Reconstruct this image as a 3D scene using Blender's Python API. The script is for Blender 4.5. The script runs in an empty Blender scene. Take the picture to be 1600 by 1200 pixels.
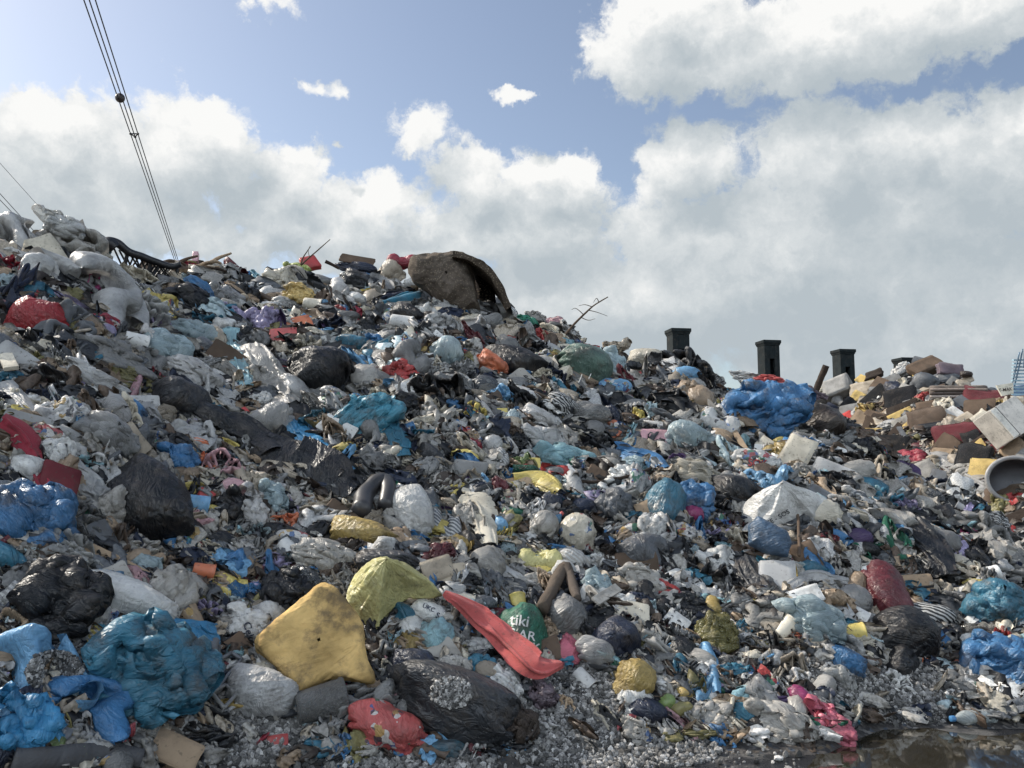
import bpy, bmesh, math, random
import numpy as np
from mathutils import Vector, Matrix
from mathutils.bvhtree import BVHTree

SC = bpy.context.scene
COL = SC.collection
rad = math.radians

# ------------------------------------------------------------------ camera, sky, sun, exposure
FPX, EYE, PITCH = 1256.0, 1.6, math.atan(120 / 1256.0)       # pixels of the 1600 x 1200 photograph
cam = bpy.data.objects.new('camera', bpy.data.cameras.new('camera'))
COL.objects.link(cam)
cam.location = (0, 0, EYE)
cam.rotation_euler = (math.pi / 2 + PITCH, 0, 0)
cam.data.sensor_width = 36
cam.data.lens = 36 * FPX / 1600
cam.data.clip_start, cam.data.clip_end = 0.05, 6000
SC.camera = cam
SC.view_settings.view_transform = 'Standard'
SC.view_settings.look = 'None'
SC.view_settings.exposure = 1.3
SC.view_settings.gamma = 1.0
SC.view_settings.use_curve_mapping = False
SC.cycles.max_bounces = 6
SC.cycles.diffuse_bounces = 3
SC.cycles.glossy_bounces = 3
SC.cycles.transmission_bounces = 4
SC.cycles.transparent_max_bounces = 8
SC.cycles.caustics_reflective = False
SC.cycles.caustics_refractive = False

SUN_AZ, SUN_EL = rad(-64), rad(38)                            # azimuth from +Y (view direction) towards +X
SUN_DIR = Vector((math.sin(SUN_AZ) * math.cos(SUN_EL), math.cos(SUN_AZ) * math.cos(SUN_EL), math.sin(SUN_EL)))
sun = bpy.data.objects.new('sun', bpy.data.lights.new('sun', 'SUN'))
COL.objects.link(sun)
sun.data.energy = 2.2
sun.data.angle = rad(0.6)
sun.data.color = (1.0, 0.93, 0.82)
sun.rotation_euler = SUN_DIR.to_track_quat('Z', 'Y').to_euler()


def pix_dir(px, py):
    """world direction through pixel(s) of the 1600 x 1200 photograph"""
    px, py = np.asarray(px, float), np.asarray(py, float)
    cx, cy = (px - 800) / FPX, (600 - py) / FPX
    d = np.stack([cx, math.cos(PITCH) - cy * math.sin(PITCH), math.sin(PITCH) + cy * math.cos(PITCH)], -1)
    return d / np.linalg.norm(d, axis=-1, keepdims=True)


def azel(px, py):
    d = pix_dir(px, py)
    return np.arctan2(d[..., 0], d[..., 1]), np.arcsin(d[..., 2])


def to_pix(p):
    p = np.asarray(p, float) - np.array([0, 0, EYE])
    f = p[..., 1] * math.cos(PITCH) + p[..., 2] * math.sin(PITCH)
    u = -p[..., 1] * math.sin(PITCH) + p[..., 2] * math.cos(PITCH)
    return np.stack([800 + FPX * p[..., 0] / f, 600 - FPX * u / f], -1)


class NT:
    """small helper to write node trees"""
    def __init__(s, tree):
        s.t = tree
        s.n, s.l = tree.nodes, tree.links

    def __call__(s, typ, props=None, **ins):
        n = s.n.new(typ)
        for k, v in (props or {}).items():
            setattr(n, k, v)
        for k, v in ins.items():
            key = int(k[1:]) if k[0] == '_' and k[1:].isdigit() else k.replace('_', ' ')
            sock = n.inputs[key]
            if isinstance(v, bpy.types.NodeSocket):
                s.l.new(v, sock)
            elif isinstance(v, bpy.types.Node):
                s.l.new(v.outputs[0], sock)
            else:
                sock.default_value = v
        return n

    def math(s, op, a, b=0.0, c=0.0, clamp=False):
        return s('ShaderNodeMath', {'operation': op, 'use_clamp': clamp}, _0=a, _1=b, _2=c).outputs[0]

    def vmath(s, op, a, b=(0, 0, 0)):
        n = s('ShaderNodeVectorMath', {'operation': op}, _0=a, _1=b)
        return n.outputs[1] if op in ('DOT_PRODUCT', 'LENGTH') else n.outputs[0]

    def ramp(s, fac, stops, interp='LINEAR'):
        n = s('ShaderNodeValToRGB', None, Fac=fac)
        cr = n.color_ramp
        cr.interpolation = interp
        while len(cr.elements) < len(stops):
            cr.elements.new(0.5)
        for e, (p, c) in zip(cr.elements, stops):
            e.position = p
            e.color = c if len(c) == 4 else (*c, 1)
        return n.outputs[0]

    def mix(s, fac, a, b, blend='MIX'):
        n = s.n.new('ShaderNodeMix')
        n.data_type = 'RGBA'
        n.blend_type = blend
        for sock, v in ((n.inputs[0], fac), (n.inputs[6], a), (n.inputs[7], b)):
            if isinstance(v, bpy.types.NodeSocket):
                s.l.new(v, sock)
            else:
                sock.default_value = v if not isinstance(v, tuple) or len(v) == 4 else (*v, 1)
        return n.outputs[2]


# clouds of the sky: centre and radii in photograph pixels, turned into directions of the sky
CLOUDS = [(60, 250, 240, 105), (250, 245, 220, 85), (70, 180, 120, 50), (330, 215, 90, 55), (430, 268, 75, 50), (120, 330, 330, 70),
          (650, 203, 52, 36), (735, 280, 95, 62), (600, 315, 110, 50), (405, 385, 70, 50), (560, 385, 200, 70), (850, 265, 90, 45),
          (800, 360, 260, 85), (430, 14, 48, 26), (492, 140, 44, 18), (818, 158, 34, 12), (515, 222, 11, 9),
          (1010, 70, 110, 62), (1130, 95, 190, 66), (1330, 60, 260, 66), (1050, 10, 120, 50), (1540, 30, 190, 52), (1420, 10, 200, 60),
          (1085, 265, 100, 70), (1290, 265, 150, 92), (1390, 215, 80, 48), (1480, 250, 170, 80), (1590, 175, 60, 48), (1620, 250, 160, 90),
          (1250, 430, 470, 170), (1000, 470, 480, 120), (1500, 520, 420, 170), (650, 480, 330, 70), (1350, 320, 240, 90), (520, 340, 120, 60), (400, 330, 90, 60),
          (-260, 240, 220, 120), (1960, 180, 260, 150), (2200, 420, 420, 160), (-700, 330, 380, 140)]


def build_world():
    w = bpy.data.worlds.new('World')
    SC.world = w
    w.use_nodes = True
    w.node_tree.nodes.clear()
    g = bpy.data.node_groups.new('cloud_field', 'ShaderNodeTree')
    g.interface.new_socket('V', in_out='INPUT', socket_type='NodeSocketVector')
    g.interface.new_socket('D', in_out='OUTPUT', socket_type='NodeSocketFloat')
    b = NT(g)
    gi, go = b.n.new('NodeGroupInput'), b.n.new('NodeGroupOutput')
    V = gi.outputs[0]
    warp = b('ShaderNodeTexNoise', {'noise_dimensions': '3D'}, Vector=V, Scale=5.0, Detail=2.0)
    Vw = b.vmath('ADD', V, b.vmath('MULTIPLY', b.vmath('SUBTRACT', warp.outputs['Color'], (0.5, 0.5, 0.5)), (0.07, 0.07, 0.05)))
    warp2 = b('ShaderNodeTexNoise', {'noise_dimensions': '3D'}, Vector=V, Scale=24.0, Detail=5.0, Roughness=0.6)
    Vw = b.vmath('ADD', Vw, b.vmath('MULTIPLY', b.vmath('SUBTRACT', warp2.outputs['Color'], (0.5, 0.5, 0.5)), (0.075, 0.075, 0.06)))
    sep = b('ShaderNodeSeparateXYZ', None, _0=Vw)
    az = b.math('ARCTAN2', sep.outputs[0], sep.outputs[1])
    el = b.math('ARCSINE', sep.outputs[2])
    P = b('ShaderNodeCombineXYZ', None, X=az, Y=el, Z=0.0).outputs[0]
    best = None
    for (x, y, rx, ry) in CLOUDS:
        a, e = azel(x, y)
        small = rx < 60
        k = 1.35 if small else 1.0
        d = b.vmath('MULTIPLY', b.vmath('SUBTRACT', P, (float(a), float(e), 0)), (FPX / rx / k, FPX / ry / k, 0))
        q = b.vmath('DOT_PRODUCT', d, d)
        if small:
            q = b.math('ADD', q, 0.40)
        best = q if best is None else b.math('SMOOTH_MIN', best, q, 0.35)
    # scattered cloud over the rest of the sky, out of the photograph's view
    n0 = b('ShaderNodeTexNoise', {'noise_dimensions': '3D'}, Vector=V, Scale=2.1, Detail=3.0)
    behind = b.math('SMOOTH_MAX', b.math('MULTIPLY', b.math('SUBTRACT', n0.outputs[0], 0.5), 6.0), 0.0, 0.1)
    back = b.math('MULTIPLY', b.math('SUBTRACT', 0.35, b('ShaderNodeSeparateXYZ', None, _0=V).outputs[1]), 1.4, clamp=True)
    field = b.math('SUBTRACT', 1.0, b.math('SQRT', b.math('MAXIMUM', best, 0.0)))
    field = b.math('MAXIMUM', field, -1.2)
    field = b.math('ADD', field, b.math('MULTIPLY', b.math('MULTIPLY', behind, back), 2.0))
    n1 = b('ShaderNodeTexNoise', {'noise_dimensions': '3D'}, Vector=V, Scale=9.0, Detail=9.0, Roughness=0.58)
    n2 = b('ShaderNodeTexVoronoi', {'feature': 'SMOOTH_F1', 'voronoi_dimensions': '3D'}, Vector=Vw, Scale=17.0, Smoothness=0.6)
    n3 = b('ShaderNodeTexNoise', {'noise_dimensions': '3D'}, Vector=Vw, Scale=34.0, Detail=8.0, Roughness=0.62)
    n = b.math('ADD', b.math('MULTIPLY', b.math('SUBTRACT', n1.outputs[0], 0.5), 1.5), b.math('MULTIPLY', b.math('SUBTRACT', 0.42, n2.outputs[0]), 0.35))
    n = b.math('ADD', n, b.math('MULTIPLY', b.math('SUBTRACT', n3.outputs[0], 0.5), 0.85))
    b.l.new(b.math('ADD', field, n), go.inputs[0])

    b = NT(w.node_tree)
    out = b.n.new('ShaderNodeOutputWorld')
    sky = b('ShaderNodeTexSky')
    sky.sky_type = 'NISHITA'
    sky.sun_disc = False
    sky.sun_elevation = SUN_EL
    sky.sun_rotation = SUN_AZ
    sky.altitude = 50
    sky.air_density = 1.0
    sky.dust_density = 1.2
    sky.ozone_density = 1.2
    V = b('ShaderNodeTexCoord').outputs['Generated']

    def field(off):
        n = b.n.new('ShaderNodeGroup')
        n.node_tree = g
        b.l.new(b.vmath('ADD', V, off) if any(off) else V, n.inputs[0])
        return n.outputs[0]
    d0, d1 = field((0, 0, 0)), field((-0.028, 0.0, 0.05))
    alpha = b('ShaderNodeMapRange', {'interpolation_type': 'SMOOTHSTEP'}, _0=d0, _1=-0.06, _2=0.30).outputs[0]
    lit = b.math('ADD', b.math('MULTIPLY', b.math('SUBTRACT', d0, d1), 0.75), 0.40)
    thick = b('ShaderNodeMapRange', None, _0=d0, _1=0.15, _2=0.95).outputs[0]
    lit = b.math('SUBTRACT', lit, b.math('MULTIPLY', thick, 0.26))
    # the bank is brighter towards the sun and greyer away from it
    sd = b.vmath('DOT_PRODUCT', V, tuple(SUN_DIR))
    lit = b.math('ADD', lit, b('ShaderNodeMapRange', None, _0=sd, _1=0.1, _2=0.75, _3=-0.08, _4=0.10).outputs[0], clamp=True)
    cc = b.ramp(lit, [(0.0, (0.47, 0.53, 0.57)), (0.3, (0.56, 0.61, 0.64)), (0.6, (0.70, 0.735, 0.75)), (1.0, (0.95, 0.95, 0.935))])
    pale = b('ShaderNodeHueSaturation', None, Saturation=0.84, Color=sky)
    bg1 = b('ShaderNodeBackground', None, Color=pale, Strength=0.058)
    # unseen clouds behind the viewer are boosted, as added fill light on the heap
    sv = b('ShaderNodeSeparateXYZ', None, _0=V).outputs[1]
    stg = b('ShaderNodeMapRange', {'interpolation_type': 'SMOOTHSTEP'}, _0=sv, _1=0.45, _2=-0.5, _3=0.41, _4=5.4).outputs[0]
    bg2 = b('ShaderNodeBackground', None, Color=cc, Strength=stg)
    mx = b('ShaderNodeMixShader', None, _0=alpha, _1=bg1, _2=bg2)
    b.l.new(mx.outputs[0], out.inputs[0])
    w.cycles.sampling_method = 'MANUAL'
    w.cycles.sample_map_resolution = 512


build_world()

# ------------------------------------------------------------------ noise
_rs = np.random.RandomState(7)
PERM = _rs.permutation(512).astype(np.int64)
GRAD = _rs.normal(size=(512, 3))
GRAD /= np.linalg.norm(GRAD, axis=1, keepdims=True)


def pn(p):
    """gradient noise of points (N, 3), about -0.7 .. 0.7"""
    i = np.floor(p).astype(np.int64)
    f = p - i
    u = f * f * f * (f * (f * 6 - 15) + 10)
    res = 0
    for dx in (0, 1):
        wx = u[:, 0] if dx else 1 - u[:, 0]
        hx = PERM[(i[:, 0] + dx) & 511]
        for dy in (0, 1):
            wy = u[:, 1] if dy else 1 - u[:, 1]
            hy = PERM[(hx + i[:, 1] + dy) & 511]
            for dz in (0, 1):
                wz = u[:, 2] if dz else 1 - u[:, 2]
                g = GRAD[PERM[(hy + i[:, 2] + dz) & 511]]
                res = res + wx * wy * wz * (g[:, 0] * (f[:, 0] - dx) + g[:, 1] * (f[:, 1] - dy) + g[:, 2] * (f[:, 2] - dz))
    return res


def rid(p):
    return 1 - 2.4 * np.abs(pn(p))


def vn(p):
    return np.stack([pn(p + 11.3), pn(p + 47.7), pn(p + 83.1)], 1)


def fbm(p, o=4):
    s, a = 0, 1.0
    for k in range(o):
        s = s + a * pn(p * 2 ** k + 5.2 * k)
        a *= 0.5
    return s


# ------------------------------------------------------------------ terrain functions
def table(rows):
    r = np.array(rows, float)
    a, e = azel(r[:, 0], r[:, 1])
    return a, e, r[:, 2]


SKYLINE = table([(-1400, 420, 7), (-700, 370, 8), (-200, 358, 9), (0, 372, 9.5), (60, 385, 9.5), (140, 395, 9.8), (180, 420, 10.2), (240, 424, 11), (330, 428, 12),
                 (420, 444, 12.6), (480, 439, 13), (560, 438, 13), (640, 438, 13), (700, 446, 13), (760, 470, 12.9), (800, 497, 12.6), (860, 514, 12.4), (920, 538, 12.2),
                 (1000, 562, 11.8), (1060, 572, 11.5), (1120, 606, 11.3), (1200, 622, 11), (1280, 645, 10.8), (1340, 680, 10.6), (1400, 722, 10.3), (1450, 757, 10),
                 (1500, 787, 9.6), (1560, 822, 9.2), (1600, 868, 8.8), (1700, 930, 8.3), (1900, 1010, 7.6), (2400, 1060, 8)])
FOOT = table([(-1400, 0, 2.6), (0, 0, 3.5), (400, 0, 4.0), (800, 0, 4.35), (1100, 0, 4.7), (1250, 0, 4.85), (1330, 0, 5.4), (1480, 0, 5.75), (1600, 0, 6.0), (2000, 0, 6.6), (2400, 0, 7)])
FAR_SKY = table([(1000, 690, 26), (1150, 672, 25), (1230, 655, 24), (1290, 640, 24), (1330, 622, 23), (1370, 600, 23), (1420, 584, 23), (1480, 590, 22), (1530, 615, 21), (1600, 632, 20),
                 (1720, 640, 19), (2000, 660, 18), (2500, 720, 18)])
FAR_FOOT = table([(1000, 0, 20), (1300, 0, 17), (1600, 0, 12.5), (2000, 0, 11), (2500, 0, 12)])


def hill(x, y, sky, foot, bump, slope):
    az, d = np.arctan2(x, y), np.hypot(x, y)
    df = np.interp(az, foot[0], foot[2])
    dr = np.interp(az, sky[0], sky[2])
    top = EYE + dr * np.tan(np.interp(az, sky[0], sky[1]))
    t = (d - df) / (dr - df)
    tc = np.clip(t, 0, 1)
    h = top * (0.72 * tc + 0.28 * np.sin(tc * math.pi / 2)) * np.clip(tc * 14, 0, 1) ** 0.5
    over = np.maximum(d - dr, 0)
    h = h - slope * over - 0.05 * over ** 2
    p = np.stack([x, y, np.zeros_like(x)], -1).reshape(-1, 3)
    b = (bump * pn(p * 0.9 + 3.1) + 0.5 * bump * pn(p * 2.3 + 9.7) + 0.22 * bump * pn(p * 6.1)).reshape(np.shape(x))
    h = h + b * np.clip(t * 5, 0, 1) * np.clip(1.3 - over, 0, 1)
    return np.where((t < 0) | (h < 0), -0.05, h), t


def H_main(x, y):
    return hill(x, y, SKYLINE, FOOT, 0.30, 0.10)[0]


def H_far(x, y):
    h = hill(x, y, FAR_SKY, FAR_FOOT, 0.35, 0.12)[0]
    return np.where(np.arctan2(x, y) < FAR_SKY[0][0], -0.05, h)


def H_slow(x, y):
    return np.maximum(np.maximum(H_main(x, y), H_far(x, y)), 0.0)


# the same heights on a fine polar grid, for quick look-ups
_GA, _GD = np.linspace(rad(-64), rad(60), 1100), np.concatenate([np.arange(2.4, 16, 0.04), np.arange(16, 44, 0.12)])
_GDI = np.arange(len(_GD))
_GH = H_slow(np.sin(_GA)[:, None] * _GD[None], np.cos(_GA)[:, None] * _GD[None])


def H_all(x, y):
    a = np.clip((np.arctan2(x, y) - _GA[0]) / (_GA[1] - _GA[0]), 0, len(_GA) - 1.001)
    d = np.clip(np.interp(np.hypot(x, y), _GD, _GDI), 0, len(_GD) - 1.001)
    i, j = a.astype(int), d.astype(int)
    u, v = a - i, d - j
    return (_GH[i, j] * (1 - u) + _GH[i + 1, j] * u) * (1 - v) + (_GH[i, j + 1] * (1 - u) + _GH[i + 1, j + 1] * u) * v


def cast(px, py):
    """hit points of the rays through pixels on the ground, hill and far pile; a ray that misses stops above the ridge"""
    px, py = np.atleast_1d(np.asarray(px, float)), np.atleast_1d(np.asarray(py, float))
    D = pix_dir(px, py)
    n = len(px)
    S = np.concatenate([np.arange(3.0, 16, 0.06), np.arange(16, 40, 0.15)])
    hit = np.full(n, np.nan)
    prev = np.full(n, 3.0)
    alive = np.ones(n, bool)
    for s in S:
        idx = np.nonzero(alive)[0]
        if not len(idx):
            break
        P = D[idx] * s
        below = P[:, 2] + EYE <= H_all(P[:, 0], P[:, 1])
        k = idx[below]
        lo, hi = prev[k].copy(), np.full(len(k), s)
        for _ in range(7):
            m = (lo + hi) / 2
            Q = D[k] * m[:, None]
            bl = Q[:, 2] + EYE <= H_all(Q[:, 0], Q[:, 1])
            hi = np.where(bl, m, hi)
            lo = np.where(bl, lo, m)
        hit[k] = hi
        alive[k] = False
        prev[idx] = s
    miss = np.isnan(hit)
    az = np.arctan2(D[:, 0], D[:, 1])
    far = (np.interp(az, FAR_SKY[0], FAR_SKY[1]) > np.interp(az, SKYLINE[0], SKYLINE[1])) & (az > FAR_SKY[0][0])
    dr = np.where(far, np.interp(az, FAR_SKY[0], FAR_SKY[2]), np.interp(az, SKYLINE[0], SKYLINE[2])) + 0.1
    hit = np.where(miss, dr / np.hypot(D[:, 0], D[:, 1]), hit)
    return D * hit[:, None] + np.array([0, 0, EYE]), miss


def normals(P, e=0.25):
    x, y = P[:, 0], P[:, 1]
    gx = (H_all(x + e, y) - H_all(x - e, y)) / (2 * e)
    gy = (H_all(x, y + e) - H_all(x, y - e)) / (2 * e)
    n = np.stack([-gx, -gy, np.ones_like(gx)], -1)
    n[:, :2] = np.clip(n[:, :2], -1.2, 1.2)
    return n / np.linalg.norm(n, axis=1, keepdims=True)


# ------------------------------------------------------------------ mesh and object helpers
def to_mesh(name, V, F, smooth=True, mat=None, cols=None):
    V = np.asarray(V, np.float32)
    F = np.asarray(F, np.int32)
    me = bpy.data.meshes.new(name)
    me.vertices.add(len(V))
    me.vertices.foreach_set('co', V.ravel())
    k = F.shape[1]
    me.loops.add(F.size)
    me.loops.foreach_set('vertex_index', F.ravel())
    me.polygons.add(len(F))
    me.polygons.foreach_set('loop_start', np.arange(0, F.size, k, dtype=np.int32))
    me.polygons.foreach_set('loop_total', np.full(len(F), k, np.int32))
    me.polygons.foreach_set('use_smooth', np.full(len(F), smooth, bool))
    if cols is not None:
        at = me.color_attributes.new('tint', 'FLOAT_COLOR', 'POINT')
        at.data.foreach_set('color', np.concatenate([cols, np.ones((len(cols), 1))], 1).astype(np.float32).ravel())
    if mat:
        me.materials.append(mat)
    me.update(calc_edges=True)
    return me


def obj(name, me, parent=None, color=None):
    o = bpy.data.objects.new(name, me)
    COL.objects.link(o)
    if parent is not None:
        o.parent = parent
    if color is not None:
        o.color = (*color, 1)
    return o


def tag(o, label=None, cat=None, group=None, kind=None):
    for k, v in (('label', label), ('category', cat), ('group', group), ('kind', kind)):
        if v:
            o[k] = v
    return o


def grid_faces(nu, nv, wrap_v=False):
    u = np.arange(nu - 1)[:, None]
    v = np.arange(nv if wrap_v else nv - 1)[None]
    a = u * nv + v
    b = u * nv + (v + 1) % nv
    return np.stack([a, b, b + nv, a + nv], -1).reshape(-1, 4)


_ico = {}


def ico(k):
    if k not in _ico:
        bm = bmesh.new()
        bmesh.ops.create_icosphere(bm, subdivisions=k, radius=1)
        _ico[k] = (np.array([v.co[:] for v in bm.verts]), np.array([[v.index for v in f.verts] for f in bm.faces]))
        bm.free()
    return _ico[k]


def unit(V):
    lo, hi = V.min(0), V.max(0)
    return (V - (lo + hi) / 2) / np.maximum(hi - lo, 1e-6)


def rand_rot(rs):
    q, _ = np.linalg.qr(rs.normal(size=(3, 3)))
    return q


def from_bm(name, bm, mat=None, smooth=False):
    me = bpy.data.meshes.new(name)
    bm.to_mesh(me)
    bm.free()
    if smooth:
        for p in me.polygons:
            p.use_smooth = True
    if mat:
        me.materials.append(mat)
    return me


def bm_box(bm, c, s, rot=None, bev=0.0):
    r = bmesh.ops.create_cube(bm, size=1, matrix=Matrix.Translation(c) @ (rot.to_4x4() if rot is not None else Matrix.Identity(4)) @ Matrix.Diagonal((*s, 1)))
    if bev:
        es = list({e for v in r['verts'] for e in v.link_edges})
        bmesh.ops.bevel(bm, geom=es, offset=bev, segments=2, affect='EDGES', profile=0.6)


def tube(pts, r, seg=8):
    """tube along world points, r a number or one per point"""
    pts = np.asarray(pts, float)
    r = np.broadcast_to(np.asarray(r, float), (len(pts),))
    T = np.gradient(pts, axis=0)
    T /= np.linalg.norm(T, axis=1, keepdims=True) + 1e-9
    up = np.array([0, 0, 1.0]) if abs(T[:, 2]).mean() < 0.8 else np.array([0, 1.0, 0])
    A = np.cross(T, up)
    A /= np.linalg.norm(A, axis=1, keepdims=True) + 1e-9
    B = np.cross(T, A)
    th = np.linspace(0, 2 * math.pi, seg, endpoint=False)
    V = pts[:, None] + r[:, None, None] * (np.cos(th)[None, :, None] * A[:, None] + np.sin(th)[None, :, None] * B[:, None])
    V = V.reshape(-1, 3)
    F = grid_faces(len(pts), seg, True)
    n = len(V)
    V = np.concatenate([V, pts[:1], pts[-1:]])
    k = np.arange(seg)
    c0 = np.stack([np.full(seg, n), (k + 1) % seg, k, k], 1)
    m = (len(pts) - 1) * seg
    c1 = np.stack([np.full(seg, n + 1), m + k, m + (k + 1) % seg, m + (k + 1) % seg], 1)
    # end caps as thin quads collapse to triangles, so nudge the last corner onto the centre
    c0[:, 3] = n
    c1[:, 3] = n + 1
    return V, F, np.concatenate([c0[:, :3], c1[:, :3]])


def tube_mesh(name, pts, r, mat, seg=8):
    V, F, C = tube(pts, r, seg)
    T = np.concatenate([F[:, [0, 1, 2]], F[:, [0, 2, 3]], C])
    return to_mesh(name, V, T, True, mat)


def smooth_line(P, m):
    """Catmull-Rom through rows of P, m samples"""
    P = np.asarray(P, float)
    if len(P) == 2:
        t = np.linspace(0, 1, m)[:, None]
        return P[0] * (1 - t) + P[1] * t
    Q = np.concatenate([2 * P[:1] - P[1:2], P, 2 * P[-1:] - P[-2:-1]])
    s = np.linspace(0, len(P) - 1 - 1e-6, m)
    i = s.astype(int)
    t = (s - i)[:, None]
    a, b, c, d = Q[i], Q[i + 1], Q[i + 2], Q[i + 3]
    return 0.5 * (2 * b + (c - a) * t + (2 * a - 5 * b + 4 * c - d) * t ** 2 + (3 * b - a - 3 * c + d) * t ** 3)


# ------------------------------------------------------------------ materials
PAL = dict(white=(.64, .63, .60), dirty=(.40, .375, .335), pale=(.43, .425, .415), grey=(.22, .217, .21), slate=(.13, .14, .155), cream=(.64, .57, .44), beige=(.46, .38, .28), tan=(.36, .25, .15),
           brown=(.13, .085, .055), darkbrown=(.05, .034, .025), black=(.012, .013, .016), charcoal=(.04, .043, .05), navy=(.018, .028, .06), blue=(.035, .19, .42), skyblue=(.15, .40, .66),
           bright=(.02, .26, .52), teal=(.025, .18, .28), aqua=(.04, .30, .43), cyan=(.28, .52, .58), ice=(.46, .60, .64), green=(.015, .16, .09), sage=(.085, .16, .125), emerald=(.02, .36, .22), lime=(.48, .55, .12),
           yellow=(.70, .54, .08), lemon=(.66, .60, .20), mustard=(.40, .27, .05), gold=(.62, .42, .10), olive=(.24, .21, .06), orange=(.70, .17, .05), red=(.52, .035, .03), coral=(.62, .09, .08),
           crimson=(.36, .015, .04), maroon=(.15, .022, .03), pink=(.60, .32, .35), rose=(.62, .12, .18), magenta=(.36, .03, .15), lilac=(.40, .34, .56), mauve=(.16, .115, .14), purple=(.07, .035, .12), foam=(.56, .35, .09),
           rubber=(.05, .05, .05), concrete=(.32, .31, .29), lettuce=(.2, .3, .07), print=(.62, .60, .58))
for _k, _c in PAL.items():                                    # sun-bleached, dusty versions of the plain colours
    _l = 0.3 * _c[0] + 0.6 * _c[1] + 0.1 * _c[2]
    PAL[_k] = tuple(0.82 * v + 0.18 * _l for v in _c)
MAT = {}


def new_mat(name):
    m = bpy.data.materials.new(name)
    m.use_nodes = True
    m.node_tree.nodes.clear()
    b = NT(m.node_tree)
    out = b.n.new('ShaderNodeOutputMaterial')
    MAT[name] = m
    return m, b, out


def lump(name, rough=0.4, translucent=0.0, clear=0.0, wrinkle=12.0, bump=0.5, dirt=0.35, spec=0.5, fine=60.0, weave=0.0, prints=0.0, stripes=0.0, var=0.35, sheen=0.0, dist=0.03, grain=0.22, speck=1.0, flecks=0.0, lo=0.50):
    """one crumpled-surface material; the colour is the object's own colour"""
    m, b, out = new_mat(name)
    info = b('ShaderNodeObjectInfo')
    pos = b('ShaderNodeNewGeometry').outputs['Position']
    rnd = b.vmath('MULTIPLY', b('ShaderNodeCombineXYZ', None, X=info.outputs['Random'], Y=info.outputs['Random'], Z=info.outputs['Random']).outputs[0], (37, 53, 71))
    P = b.vmath('ADD', pos, rnd)
    ang = b.math('MULTIPLY', info.outputs['Random'], 6.283)
    Pr = b('ShaderNodeVectorRotate', {'rotation_type': 'AXIS_ANGLE'}, Vector=P, Axis=(0.3, -0.7, 0.6), Angle=ang).outputs[0]
    Ps = b.vmath('MULTIPLY', Pr, (1.7, 0.42, 1.0))
    wn = b('ShaderNodeTexNoise', None, Vector=Ps, Scale=wrinkle, Detail=4.0, Roughness=0.55, Distortion=1.3)
    crease = b.math('ABSOLUTE', b.math('SUBTRACT', wn.outputs[0], 0.5))
    vor = b('ShaderNodeTexVoronoi', {'feature': 'DISTANCE_TO_EDGE'}, Vector=b.vmath('ADD', Ps, b.vmath('MULTIPLY', wn.outputs['Color'], (0.14, 0.14, 0.14))), Scale=wrinkle * 1.1)
    facet = b.math('MINIMUM', vor.outputs[0], 0.25)
    fn = b('ShaderNodeTexNoise', None, Vector=P, Scale=fine, Detail=3.0)
    hgt = b.math('ADD', b.math('MULTIPLY', crease, -1.6), b.math('MULTIPLY', facet, 0.9))
    hgt = b.math('ADD', hgt, b.math('MULTIPLY', fn.outputs[0], grain))
    if weave:
        wv = b('ShaderNodeTexNoise', None, Vector=P, Scale=weave, Detail=2.0)
        hgt = b.math('ADD', b.math('MULTIPLY', hgt, 0.5), b.math('MULTIPLY', wv.outputs[0], 0.6))
    bp = b('ShaderNodeBump', None, Strength=bump, Distance=dist, Height=hgt)
    tone = b('ShaderNodeTexNoise', None, Vector=P, Scale=4.5, Detail=4.0)
    c = b.mix(1.0, info.outputs['Color'], b.ramp(tone.outputs[0], [(0.3, (1 - var,) * 3), (0.7, (1 + var * 0.35,) * 3)]), 'MULTIPLY')
    if prints:
        pc = b('ShaderNodeTexVoronoi', {'feature': 'F1', 'distance': 'CHEBYCHEV'}, Vector=P, Scale=19.0)
        pm = b('ShaderNodeTexNoise', None, Vector=P, Scale=9.0, Detail=2.0)
        mask = b.math('MULTIPLY', b.math('GREATER_THAN', pm.outputs[0], 0.55), prints)
        hue = b.ramp(b('ShaderNodeSeparateColor', None, _0=pc.outputs['Color']).outputs[0], [(0, (.32, .05, .06)), (.16, (.05, .12, .28)), (.36, (.06, .06, .07)), (.52, (.60, .58, .55)), (.80, (.05, .17, .11)), (.9, (.42, .28, .10))], 'CONSTANT')
        c = b.mix(mask, c, hue)
    if stripes:
        sw = b('ShaderNodeTexWave', {'wave_type': 'BANDS', 'bands_direction': 'DIAGONAL'}, Vector=P, Scale=stripes, Distortion=2.5, Detail=2.0)
        c = b.mix(b.math('GREATER_THAN', sw.outputs[0], 0.55), c, (.42, .42, .41))
    if flecks:
        fk = b('ShaderNodeTexVoronoi', {'feature': 'F1'}, Vector=P, Scale=34.0)
        c = b.mix(b.math('MULTIPLY', b.math('LESS_THAN', fk.outputs[0], 0.28), flecks), c, (.34, .28, .20))
    if dirt:
        dn = b('ShaderNodeTexNoise', None, Vector=P, Scale=6.5, Detail=7.0, Roughness=0.68)
        dm = b('ShaderNodeMapRange', {'interpolation_type': 'SMOOTHSTEP'}, _0=dn.outputs[0], _1=lo, _2=lo + 0.22, _4=dirt).outputs[0]
        spk = b('ShaderNodeTexNoise', None, Vector=P, Scale=42.0, Detail=3.0)
        dm2 = b('ShaderNodeMapRange', None, _0=spk.outputs[0], _1=0.60, _2=0.70, _4=dirt * speck).outputs[0]
        dirtc = b.mix(fn.outputs[0], (.10, .078, .058), (.055, .05, .048))
        c = b.mix(b.math('MAXIMUM', dm, dm2), c, dirtc)
    pr = b('ShaderNodeBsdfPrincipled', None, Base_Color=c, Roughness=rough, Normal=bp)
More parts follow.
